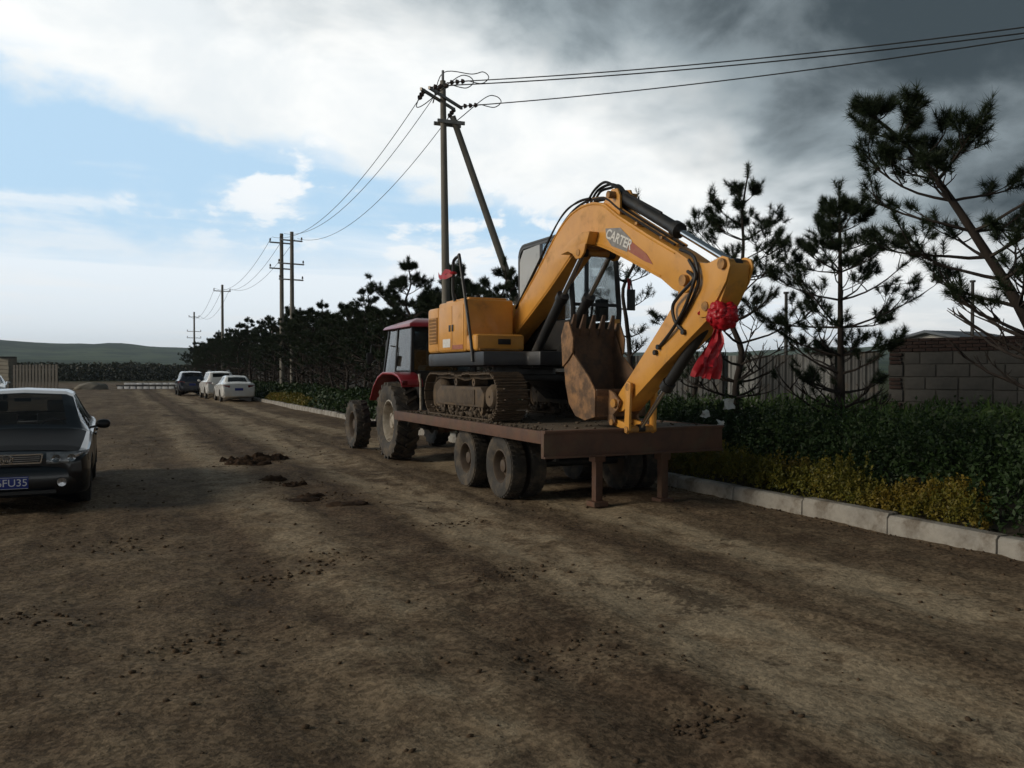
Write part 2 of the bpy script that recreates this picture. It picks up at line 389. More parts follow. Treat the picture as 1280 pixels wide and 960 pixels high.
mt = bpy.data.materials.new('dirt_road'); mt.use_nodes = True; M['dirt'] = mt
t = NT(mt.node_tree); b = t.n['Principled BSDF']
co = t.node('ShaderNodeTexCoord').outputs['Object']; gx, gy, gz_ = t.sep(co)
n1 = t.noise(co, .55, 4, .62, .6)
n2 = t.noise(t.v('MULTIPLY', co, (1.0, .16, 1)), 1.1, 4, .62, .4)
n3 = t.noise(co, 2.6, 5, .68, .3)
n4 = t.noise(co, 17, 3, .6)
vr = t.node('ShaderNodeTexVoronoi'); t.put(vr.inputs['Vector'], co); vr.inputs['Scale'].default_value = 42
n5 = t.sep(vr.outputs['Color'])[0]
wob = t.m('MULTIPLY', t.m('SUBTRACT', t.noise(t.v('MULTIPLY', co, (.3, .25, 1)), 1.0, 3), .5), .8)
def band(c, w_):
    d_ = t.m('ABSOLUTE', t.m('ADD', t.m('SUBTRACT', gx, c), wob))
    return t.step(d_, w_, w_ * .35)
lb = t.m('MAXIMUM', t.m('MAXIMUM', band(3.55, .75), band(5.3, .5)), t.m('MULTIPLY', band(1.55, .5), .7))
lb = t.m('MULTIPLY', lb, t.step(t.m('ADD', t.m('MULTIPLY', n3, .5), t.m('MULTIPLY', n2, .5)), .36, .56))
db = t.m('MULTIPLY', t.m('MAXIMUM', band(2.45, .45), t.m('MULTIPLY', band(6.6, .7), .6)), t.step(n3, .42, .62))
dryness = t.m('ADD', t.m('ADD', t.m('MULTIPLY', n1, .50), t.m('MULTIPLY', n2, .55)), t.m('MULTIPLY', n3, .35))
dryness = t.m('ADD', dryness, t.m('SUBTRACT', t.m('MULTIPLY', lb, .34), t.m('MULTIPLY', db, .30)))
dryness = t.m('ADD', dryness, t.m('MULTIPLY', t.m('SUBTRACT', t.noise(t.v('MULTIPLY', co, (1, .7, 1)), 5.5, 3, .55, .2), .5), .22))
f1 = t.step(dryness, .52, .88)
c = t.mix(f1, (.108, .076, .050), (.222, .168, .110))
c = t.mix(t.step(dryness, .80, 1.05), c, (.315, .252, .172))
blot = t.step(t.m('ADD', t.noise(t.v('ADD', co, (11, 3, 0)), .8, 5, .66, .5), t.m('MULTIPLY', t.m('SUBTRACT', n4, .5), .45)), .585, .70)
ln_ = t.m('MULTIPLY', t.m('MAXIMUM', band(2.72, .13), band(4.35, .10)), t.step(n3, .40, .55))
c = t.mix(t.m('MULTIPLY', ln_, .6), c, (.07, .048, .032))
c = t.mix(t.m('MULTIPLY', blot, .8), c, (.062, .045, .032))
spk = t.step(t.m('ADD', t.m('MULTIPLY', n4, .72), t.m('MULTIPLY', n5, .28)), .34, .66, t.m('ADD', .66, t.m('MULTIPLY', lb, .16)), t.m('SUBTRACT', 1.34, t.m('MULTIPLY', lb, .16)))
c = t.mix(1.0, c, t.comb(spk, spk, spk), 'MULTIPLY')
far_g = t.step(gx, 12.0, 20.0)
c = t.mix(far_g, c, (.05, .06, .025))
far_y = t.step(gy, 120.0, 180.0)
c = t.mix(far_y, c, (.055, .06, .03))
t.put(b.inputs['Base Color'], c)
t.put(b.inputs['Roughness'], t.m('SUBTRACT', .95, t.m('MULTIPLY', blot, .05))); b.inputs['Specular IOR Level'].default_value = .08
h = t.m('ADD', t.m('MULTIPLY', n3, .9), t.m('MULTIPLY', n4, .55))
bn = t.node('ShaderNodeBump'); bn.inputs['Strength'].default_value = .38; bn.inputs['Distance'].default_value = .06
t.l.new(h, bn.inputs['Height']); t.l.new(bn.outputs[0], b.inputs['Normal'])
me = raw_mesh('dirt_road', np.stack([X, Y, Zg], 2).reshape(-1, 3), 4, lp, mt, True)
road = bpy.data.objects.new('dirt_road', me); COL.objects.link(road); road['kind'] = 'structure'

# planting bed behind the kerb
bx = np.array([7.34, 7.6, 8.2, 9, 10, 11, 12.4]); by = np.arange(-8, 112, .8)
BX, BY = np.meshgrid(bx, by); BZ = .10 + .05 * fbm(BX * .8, BY * .6, 3, 77)
ii = (np.arange(len(by) - 1)[:, None] * len(bx) + np.arange(len(bx) - 1)[None, :]).ravel()
me = raw_mesh('planting_bed', np.stack([BX, BY, BZ], 2).reshape(-1, 3), 4, np.stack([ii, ii + 1, ii + len(bx) + 1, ii + len(bx)], 1).ravel(), M['soil'], True)
bed = bpy.data.objects.new('planting_bed', me); COL.objects.link(bed); bed['kind'] = 'structure'

# kerb, stone by stone
kerb = bpy.data.objects.new('kerb', None); COL.objects.link(kerb); kerb['kind'] = 'structure'; kerb.location = (7.28, 0, 0); ORG['kerb'] = Vector((7.28, 0, 0))
rnd = random.Random(4)
kme = []
for k in range(3):
    m_ = MB().prism([(-.085, -.12), (.085, -.12), (.085, .17 + .006 * k), (-.055, .17 + .005 * k), (-.085, .14)], 0, 1.188, 'y')
    me = m_.mesh('kerb_stone', bevel=.012); me.materials.append(M['kerb']); kme.append(me)
for i in range(86):
    inst(kme[i % 3], 'kerb_stone', kerb, (7.28 + rnd.uniform(-.012, .012), -3.4 + 1.2 * i, rnd.uniform(-.012, .008)), (0, rnd.uniform(-.02, .02), rnd.uniform(-.008, .008)))

# hills
az = np.linspace(R(-75), R(120), 260); rr = np.array([650, 900, 1200, 1500, 1900, 2400, 2900, 3600])
hp = np.array([-2, 5, 17, 22, 38, 84, 98, 66.])
A_, R_ = np.meshgrid(az, rr)
rid = .84 + .95 * fbm(A_ * 4.2 + 2, R_ * .0004, 4, 8) + .10 * np.cos((A_ - R(-9)) * 5.5)
HX = R_ * np.sin(A_); HY = R_ * np.cos(A_); HZ = hp[:, None] * rid + 6 * fbm(HX * .012, HY * .012, 3, 3) * (R_ > 1000) - 1
ii = (np.arange(len(rr) - 1)[:, None] * len(az) + np.arange(len(az) - 1)[None, :]).ravel()
mt = bpy.data.materials.new('hill_green'); mt.use_nodes = True
t = NT(mt.node_tree); b = t.n['Principled BSDF']; co = t.node('ShaderNodeTexCoord').outputs['Object']
c = t.mix(t.step(t.noise(t.v('MULTIPLY', co, (1, 1, 4)), .006, 6, .6), .42, .6), (.04, .064, .042), (.11, .15, .075))
c = t.mix(t.step(t.noise(co, .02, 5, .7), .5, .62), c, (.055, .082, .05))
t.put(b.inputs['Base Color'], c); b.inputs['Roughness'].default_value = 1; b.inputs['Specular IOR Level'].default_value = 0
me = raw_mesh('hills', np.stack([HX, HY, HZ], 2).reshape(-1, 3), 4, np.stack([ii, ii + len(az), ii + len(az) + 1, ii + 1], 1).ravel(), mt, True)
hl = bpy.data.objects.new('hills', me); COL.objects.link(hl); hl['kind'] = 'structure'

# ------------------------------------------------------------------ leaf masses
def leaf_mesh(name, C, size, mat, aspect=.5, seed=0, up=.35):
    g = np.random.default_rng(seed); n = len(C)
    d = g.normal(size=(n, 3)); d[:, 2] += up; d /= np.linalg.norm(d, axis=1)[:, None]
    q = g.normal(size=(n, 3)); s_ = np.cross(d, q); s_ /= np.linalg.norm(s_, axis=1)[:, None]
    L = np.asarray(size).reshape(-1, 1) * g.uniform(.7, 1.3, (n, 1)); W = L * aspect / 2
    V = np.stack([C - d * L * .5, C + s_ * W, C + d * L * .5, C - s_ * W], 1).reshape(-1, 3)
    return raw_mesh(name, V, 4, np.arange(4 * n), mat)
def stuff(name, me, label, cat):
    o = bpy.data.objects.new(name, me); COL.objects.link(o); o['kind'] = 'stuff'; o['label'] = label; o['category'] = cat; return o
M['leaf_dark'] = leaf('hedge_leaf', (.016, .034, .010), (.032, .060, .016), (.022, .044, .013), .2)
M['leaf_weed'] = leaf('weed_leaf', (.04, .08, .02), (.065, .11, .028), None, .25)
M['leaf_gold'] = leaf('gold_leaf', (.165, .14, .017), (.09, .10, .018), (.18, .125, .016), .2)
M['needle'] = leaf('pine_needle', (.013, .025, .011), (.030, .046, .018), None, .15)
M['far_leaf'] = leaf('far_leaf', (.018, .024, .014), (.03, .034, .018), None, .1)
def hedge_h(x, y):
    h_ = .76 + .42 * fbm(x * 1.5, y * 1.5, 3, 41) + .30 * fbm(x * 4, y * 4, 2, 43) + .25 * fbm(x * .3, y * .25, 2, 47)
    xin = np.where((y < 5.5) | ((y > 15) & (y < 37)) | (y > 48), 7.42, 8.15 + .3 * fbm(y * .5, y * 0, 2, 3))
    edge = np.clip((x - xin) / .55, 0, 1); back = np.clip((12.5 - x) / 1.6, .55, 1)
    return h_ * np.sqrt(np.clip(edge, 0, 1)) * back
g = np.random.default_rng(12)
def sprigs(n, k, x0, x1, y0, y1, hf, spread, lo_, hi_):
    x = g.uniform(x0, x1, n); y = g.uniform(y0, y1, n); h_ = hf(x, y); q = h_ > .08; x, y, h_ = x[q], y[q], h_[q] * g.uniform(lo_, hi_, q.sum()); n = len(x)
    t_ = g.uniform(.25, 1, (n, k)) ** .7; ln = g.normal(0, .16, (n, 1, 2)) * h_[:, None, None]
    xy = np.stack([x, y], 1)[:, None] + ln * (t_ ** 1.5)[..., None] + g.normal(0, spread * .5, (n, k, 2)) * (1.15 - t_ * .8)[..., None]
    return np.concatenate([xy, (.1 + h_[:, None] * t_)[..., None]], 2).reshape(-1, 3)
def fill(n, x0, x1, y0, y1, hf, pw=1.7):
    x = g.uniform(x0, x1, n); y = g.uniform(y0, y1, n); h_ = hf(x, y); k = h_ > .06; x, y, h_ = x[k], y[k], h_[k]
    z = .1 + h_ * (1 - g.uniform(0, 1, len(x)) ** pw)
    return np.stack([x, y, z], 1)
C = np.concatenate([fill(60000, 7.4, 12.4, 2.2, 16.5, hedge_h), sprigs(3600, 22, 7.5, 12.2, 2.2, 16.5, hedge_h, .10, .85, 1.35)])
stuff('shrubbery', leaf_mesh('shrubbery', C, g.uniform(.04, .08, len(C)), M['leaf_dark'], .5, 1), 'dense dark green shrubs filling the bed behind the kerb', 'shrubs')
C = fill(60000, 7.4, 12.4, 16.5, 100, hedge_h)
stuff('far_shrubbery', leaf_mesh('far_shrubbery', C, g.uniform(.10, .20, len(C)), M['leaf_dark'], .6, 2), 'dark green shrubs running on along the kerb past the tractor', 'shrubs')
C = fill(14000, 10.6, 15.5, 8, 19.5, lambda x, y: (.95 + .5 * fbm(x * 2, y * 2, 2, 9)) * (x * .6 + y * .4 < 14.1 + 0 * x))
stuff('weeds', leaf_mesh('weeds', C, g.uniform(.12, .26, len(C)), M['leaf_weed'], .16, 3, 1.6), 'tall green weeds at the foot of the sheet fence', 'weeds')
gold_h = lambda x, y: (.27 + .30 * fbm(x * 3, y * 3, 3, 51) + .2 * fbm(x * .8, y * .8, 2, 52)) * np.clip((x - 7.34) / .12, 0, 1) * np.clip((8.42 + .3 * fbm(y * .5, y * 0, 2, 3) - x) / .2, 0, 1) * np.clip((y - 5.2 - .5 * (x - 7.4)) / .25, 0, 1)
C = np.concatenate([fill(16000, 7.38, 8.5, 5.2, 15.2, gold_h, 1.5), sprigs(3000, 22, 7.42, 8.45, 5.2, 15.2, gold_h, .05, .75, 1.75)])
stuff('golden_shrub_border', leaf_mesh('golden_shrub_border', C, g.uniform(.026, .05, len(C)), M['leaf_gold'], .5, 4, .8), 'low golden yellow shrubs edging the kerb beside the trailer', 'shrubs')
C = fill(9000, 7.38, 8.5, 37, 48, lambda x, y: gold_h(x, y) * 1.35, 1.5)
stuff('golden_shrub_patch', leaf_mesh('golden_shrub_patch', C, g.uniform(.07, .12, len(C)), M['leaf_gold'], .5, 5, .8), 'small yellow shrub patch far off between the white sedan and tractor', 'shrubs')
# far belt of young trees across the end of the road
n = 42000; x = g.uniform(-75, 60, n); y = 168 + g.uniform(0, 26, n); h_ = 3.0 + 1.3 * fbm(x * .35, y * .2, 3, 61) + .9 * fbm(x * 1.2, y * .6, 2, 63)
C = np.stack([x, y, h_ * (1 - g.uniform(0, 1, n) ** 1.4)], 1)
stuff('tree_belt', leaf_mesh('tree_belt', C, g.uniform(.3, .6, n), M['far_leaf'], .8, 6), 'dark belt of young trees across the far end of the road', 'trees')

# loose crumbs of earth on the road
n = 5200; g = np.random.default_rng(5)
yy = 2.0 + 22 * g.uniform(0, 1, n) ** 1.7; xx = g.uniform(-5.5, 7.1, n)
cl_ = [(.45, 5.45, .22), (1.75, 7.42, .26), (2.2, 15.9, .4), (2.25, 12.7, .3), (2.35, 11.0, .3), (.1, 8.8, .3), (1.15, 7.0, .2), (2.5, 3.2, .12), (2.45, 4.3, .3), (-.6, 6.4, .3), (3.0, 6.2, .25), (3.4, 8.6, .2)]
xx = np.concatenate([xx] + [g.normal(c_[0], c_[2], 90) for c_ in cl_]); yy = np.concatenate([yy] + [g.normal(c_[1], c_[2] * .6, 90) for c_ in cl_]); xx = np.concatenate([xx, 7.17 - np.abs(g.normal(0, .10, 900))]); yy = np.concatenate([yy, g.uniform(2.5, 24, 900)]); n = len(xx)
kk = (fbm(xx * .9, yy * .6, 3, 91) + .35 * g.uniform(-1, 1, n)) > np.where(np.arange(n) >= 5200, -9, -.05); xx, yy = xx[kk], yy[kk]; n = len(xx)
ico = bmesh.new(); bmesh.ops.create_icosphere(ico, subdivisions=1, radius=1); iv = np.array([v.co for v in ico.verts]); jf = np.array([[v.index for v in f.verts] for f in ico.faces]); ico.free()
s_ = .0035 + .016 * g.uniform(0, 1, n) ** 3.2
V = iv[None] * s_[:, None, None] * g.uniform(.6, 1.4, (n, len(iv), 1)) * np.array([1.2, 1.0, .7]) + np.stack([xx, yy, gz(xx, yy) + s_ * .3], 1)[:, None]
LPS = (jf[None] + (np.arange(n) * len(iv))[:, None, None]).ravel()
M['crumb'] = pm('earth_crumb', (.105, .072, .046), (.06, .043, .03), 3, .95, spec=.08)
stuff('loose_earth', raw_mesh('loose_earth', V.reshape(-1, 3), 3, LPS, M['crumb']), 'small crumbs of earth and stones scattered over the road', 'dirt')
# larger clods that lie one by one
ico = bmesh.new(); bmesh.ops.create_icosphere(ico, subdivisions=3, radius=1); iv3 = np.array([v.co for v in ico.verts]); jf3 = np.array([[v.index for v in f.verts] for f in ico.faces]); ico.free()
M['clod'] = pm('damp_clod', (.060, .038, .025), (.036, .024, .017), 5, .95, bump=.7, bscale=26, spec=.08)
clods = [(1.95, 16.4, .20, .13, 'broad dark mud clod at the left of the largest clump'), (2.45, 16.35, .42, .17, 'largest dark mud clod lying furthest back on the road'),
         (2.2, 15.75, .30, .10, 'flat mud clod in front of the largest clump'), (1.95, 15.8, .18, .06, 'thin mud crumb at the near left of the largest clump'),
         (2.12, 13.1, .20, .10, 'brown mud clod in the middle of the trail of clods'), (2.33, 12.35, .13, .11, 'small upright mud clod right of the brown one'),
         (2.3, 11.2, .17, .075, 'dark mud clod nearest the trailer wheels'), (2.1, 10.95, .26, .04, 'flattened mud smear beside the nearest clod'),
         (2.6, 10.35, .20, .035, 'flat mud scrap at the near end of the trail')]
for i, (x, y, r_, h_, lb_) in enumerate(clods):
    nu, nr = 44, 20; aa = np.linspace(0, 2 * np.pi, nu, endpoint=False); rh = np.linspace(0, 1, nr) ** .8; A2, R2 = np.meshgrid(aa, rh)
    ex_ = 1 + .55 * fbm(np.cos(A2) * 1.6 + i * 9, np.sin(A2) * 1.6, 3, 300 + i); px_ = R2 * np.cos(A2) * r_ * 1.25 * ex_; py_ = R2 * np.sin(A2) * r_ * .8 * ex_
    k_ = 5.5; hh = (1 - R2 ** 2) * .5 + 2.0 * fbm(px_ * k_ + i * 5, py_ * k_ * 1.2, 4, 320 + i, .65); pz_ = np.where(R2 > .985, -.03, np.maximum(h_ * .95 * hh, -.012 - .02 * R2))
    q2 = np.array([[(a * nu + b_, a * nu + (b_ + 1) % nu, (a + 1) * nu + (b_ + 1) % nu, (a + 1) * nu + b_) for b_ in range(nu)] for a in range(nr - 1)]).ravel()
    nz = fbm(iv3[:, 0] * 2.2 + i * 7 + iv3[:, 2], iv3[:, 1] * 2.2 + iv3[:, 2] * 1.7, 4, 100 + i)
    nz = nz + .8 * fbm(iv3[:, 0] * 6 + i * 3 + iv3[:, 2] * 4, iv3[:, 1] * 6 + i, 3, 200 + i, .65); v_ = iv3 * (1 + .95 * nz)[:, None] * np.array([r_, r_ * .62, h_]); v_[:, 2] = np.maximum(v_[:, 2], -.02)
    o = bpy.data.objects.new('mud_clod', raw_mesh('mud_clod', np.stack([px_, py_, pz_], 2).reshape(-1, 3), 4, q2, M['clod'], True)); COL.objects.link(o)
    o.location = (x, y, float(gz(x, y)) + .004); o.rotation_euler = (0, 0, .25 * math.sin(i * 2.0)); tag(o, lb_, 'clod', 'mud clods on the road')

# ------------------------------------------------------------------ block wall at the right
wa = Vector((14.3, 12.25, .05)); wd = Vector((.353, -.936, 0)); wn = Vector((-.936, -.353, 0)); wrot = math.atan2(wd.y, wd.x)
wall = thing('block_wall', 'grey block wall capped with red brick behind the pines', 'wall', wa)
rnd = random.Random(9)
mm = MB(); L_ = 8.2
def wp(s, n_, z): return wa + wd * s + wn * n_ + Vector((0, 0, z))
mm.add([wp(.02, -.09, 0), wp(L_, -.09, 0), wp(L_, .09, 0), wp(.02, .09, 0), wp(.02, -.09, 2.265), wp(L_, -.09, 2.265), wp(L_, .09, 2.265), wp(.02, .09, 2.265)], [(3, 2, 1, 0), (4, 5, 6, 7), (0, 1, 5, 4), (1, 2, 6, 5), (2, 3, 7, 6), (3, 0, 4, 7)])
mm.build('mortar', 'mortar', wall, smooth=0)
bmes = []
for ln in (.58, .38, .28):
    me = MB().box(-ln / 2, ln / 2, -.11, .11, 0, .232).mesh('block', bevel=.008, seg=1); me.materials.append(M['block']); bmes.append((ln, me))
brm = MB().box(-.115, .115, -.125, .125, 0, .055).mesh('brick', bevel=.005, seg=1); brm.materials.append(M['brick'])
for r_ in range(8):
    s_ = .33
    while s_ < L_ - .1:
        ln, me = bmes[0] if s_ > .4 or r_ % 2 == 0 else bmes[2]
        if rnd.random() < .12: ln, me = bmes[1]
        inst(me, 'block', wall, wp(s_ + ln / 2, rnd.uniform(-.006, .008), r_ * .25 + .01), (rnd.uniform(-.01, .01), 0, wrot + rnd.uniform(-.006, .006))); s_ += ln + .022
    if r_ % 2 == 0: inst(bmes[2][1], 'block', wall, wp(.155, .02, r_ * .25 + .01), (0, 0, wrot))
    else:
        for q in range(3): inst(brm, 'brick', wall, wp(.155 + rnd.uniform(-.01, .01), .02, r_ * .25 + .012 + q * .08), (0, 0, wrot))
for r_ in range(4):
    s_ = .12 + (.12 if r_ % 2 else 0)
    while s_ < L_:
        inst(brm, 'brick', wall, wp(s_, .0, 2.01 + r_ * .068), (0, 0, wrot + rnd.uniform(-.01, .01))); s_ += .242
# ------------------------------------------------------------------ corrugated sheet fences
def sheet_mesh(w_, h_, mat, ridges=6):
    n_ = ridges * 4; pr = []
    for i in range(n_ + 1): pr.append((-w_ / 2 + w_ * i / n_, (.0, .0, .028, .028)[i % 4]))
    rows = [[(x, y, 0) for x, y in pr], [(x, y, h_) for x, y in pr]]
    back = [[(x, y + .012, h_) for x, y in pr], [(x, y + .012, 0) for x, y in pr]]
    me = MB().grid(rows + back + [rows[0]]).mesh('panel', smooth=0); me.materials.append(M[mat]); return me
SH = [sheet_mesh(.985, 2.05, 'sheet'), sheet_mesh(.985, 2.05, 'sheet'), sheet_mesh(.985, 2.05, 'sheet_pale')]
PO = MB().box(-.05, .05, -.05, .05, 0, 2.12).mesh('post', bevel=.008, seg=1); PO.materials.append(M['post'])
def sheet_fence(label, a, b, pale, name='sheet_fence', sc=1.0):
    a = Vector(a); b = Vector(b); d = (b - a); n_ = round(d.length); d = d / n_; rz = math.atan2(d.y, d.x)
    f = thing(name, label, 'fence', a); rn = random.Random(n_)
    nv = Vector((-d.y, d.x, 0)) * .06
    for i in range(n_):
        me = SH[2] if i in pale else SH[rn.randint(0, 1)]
        inst(me, 'panel', f, a + d * (i + .5) + Vector((0, 0, rn.uniform(-.03, .02))), (rn.uniform(-.015, .015), 0, rz), (1, 1, sc))
        if i % 3 == 0: inst(PO, 'post', f, a + d * i - nv, (0, 0, rz), (1, 1, sc))
    return f
sheet_fence('grey corrugated sheet fence between excavator and block wall', (12.6, 19.2, .02), (14.75, 12.95, .02), (3, 5), sc=1.0)
sheet_fence('long grey sheet fence running along the planted strip past the tractor', (12.7, 96.3, .02), (12.7, 19.3, .02), (20, 21, 40))
f_ = thing('board_fence', 'weathered board fence beside the gate pier at far left', 'fence', (-9.4, 97.2, 0))
bdm = MB().box(-.21, .21, -.02, .02, .05, 2.35).mesh('board', bevel=.008, seg=1); bdm.materials.append(M['board'])
MB().bar((-9.4, 97.26, .5), (-5.0, 90.26, .5), .05, .1).build('rail', 'post', f_); MB().bar((-9.4, 97.26, 1.9), (-5.0, 90.26, 1.9), .05, .1).build('rail', 'post', f_)
for i in range(14): inst(bdm, 'board', f_, (-9.4 + 4.4 * (i + .5) / 14, 97.2 - 7.0 * (i + .5) / 14, .02 * (i % 3)), (0, 0, math.atan2(-7.0, 4.4)))
# gate pier far left, of stacked stone courses
gp = thing('gate_pier', 'weathered stone gate pier beside the far left fence', 'pier', (-9.9, 98.4, 0))
gm = MB().box(-.55, .55, -.55, .55, 0, .36).mesh('stone', bevel=.03, seg=1); gm.materials.append(M['stone'])
for i in range(8): inst(gm, 'stone', gp, (-9.9, 98.4, .38 * i), (0, 0, .9 + .02 * (i % 3)))
cp = MB().box(-10.6, -9.2, 97.7, 99.1, 3.04, 3.2); cp.build('cap', 'mortar', gp, bevel=.03)
# sheds beyond the fences
def shed(label, x0, x1, y0, y1, h_, rise, wallm, roofm, nwin):
    s_ = thing('shed', label, 'building', ((x0 + x1) / 2, (y0 + y1) / 2, 0))
    ym = (y0 + y1) / 2
    MB().prism([(y0, 0), (y1, 0), (y1, h_), (ym, h_ + rise), (y0, h_)], x0, x1).build('wall', wallm, s_, smooth=0)
    e = .4; k = rise / (ym - y0)
    for sg in (-1, 1):
        ye = ym + sg * (ym - y0 + e)
        MB().prism([(ym, h_ + rise + .02), (ye, h_ - e * k + .02), (ye, h_ - e * k + .14), (ym, h_ + rise + .14)], x0 - e, x1 + e).build('roof', roofm, s_, smooth=0)
    for i in range(nwin):
        xc = x0 + (x1 - x0) * (i + .5) / nwin
        wf = MB().box(xc - .6, xc + .6, y0 - .05, y0 + .02, 1.1, 2.3).build('window', 'platewhite', s_, smooth=0)
        MB().box(xc - .5, xc + .5, y0 - .07, y0 - .052, 1.2, 2.2).build('pane', 'glass_dark', wf, smooth=0)
    return s_
shed('low pale shed with grey blue roof behind the pines left of the tractor', 26, 58, 92, 106, 4.0, 1.6, 'wallpale', 'bluesheet', 6)
shed('small shed whose low grey roof shows above the block wall', 36.0, 39.4, 27, 30, 3.25, .3, 'wallpale', 'bluesheet', 1)
# white blocks stacked in two tiers at the far end of the road
pd = Vector((.905, -.426, 0)); pn = Vector((.426, .905, 0)); pc = Vector((-.4, 87.3, 0))
wbm = [MB().box(-w_ / 2, w_ / 2, -.3, .3, 0, h_).mesh('white_block', bevel=.03, seg=2) for w_, h_ in ((.50, .24), (.56, .16))]
for m_ in wbm: m_.materials.append(M['pipe'])
rnd = random.Random(3); prz = math.atan2(pd.y, pd.x)
for row, cnt, s0, z_ in ((0, 10, 0.9, .05), (1, 8, 1.5, .46)):
    for i in range(cnt):
        o = bpy.data.objects.new('white_block', wbm[row]); COL.objects.link(o)
        o.location = pc + pd * (s0 + i * .60 + rnd.uniform(-.03, .03)) + pn * rnd.uniform(-.05, .05) + Vector((0, 0, z_)); o.rotation_euler = (0, 0, prz + rnd.uniform(-.05, .05))
        tag(o, ('white block in the lower tier stacked at the far road end', 'flat white block in the upper tier stacked at the far road end')[row], 'block', 'white blocks at the far end')
for k in range(2):
    q = pc + pn * (-.2 + .4 * k); o = MB().bar(q + pd * .5 + Vector((0, 0, .37)), q + pd * 6.9 + Vector((0, 0, .37)), .12, .15).build('timber', 'post', None, smooth=0); tag(o, ('front', 'rear')[k] + ' dark timber lying between the two tiers of white blocks', 'timber', 'timbers under the blocks')
hp_ = iv3 * (1 + .7 * fbm(iv3[:, 0] * 3, iv3[:, 1] * 3 + iv3[:, 2] * 2, 4, 7))[:, None] * np.array([1.5, 1.0, .62]); hp_[:, 2] = np.maximum(hp_[:, 2], -.05)
o = bpy.data.objects.new('rubble_heap', raw_mesh('rubble_heap', hp_, 3, jf3.ravel(), M['stone'], False)); COL.objects.link(o); o.location = (-2.0, 88, .02); tag(o, 'pale rubble heap left of the stacked white blocks', 'rubble')

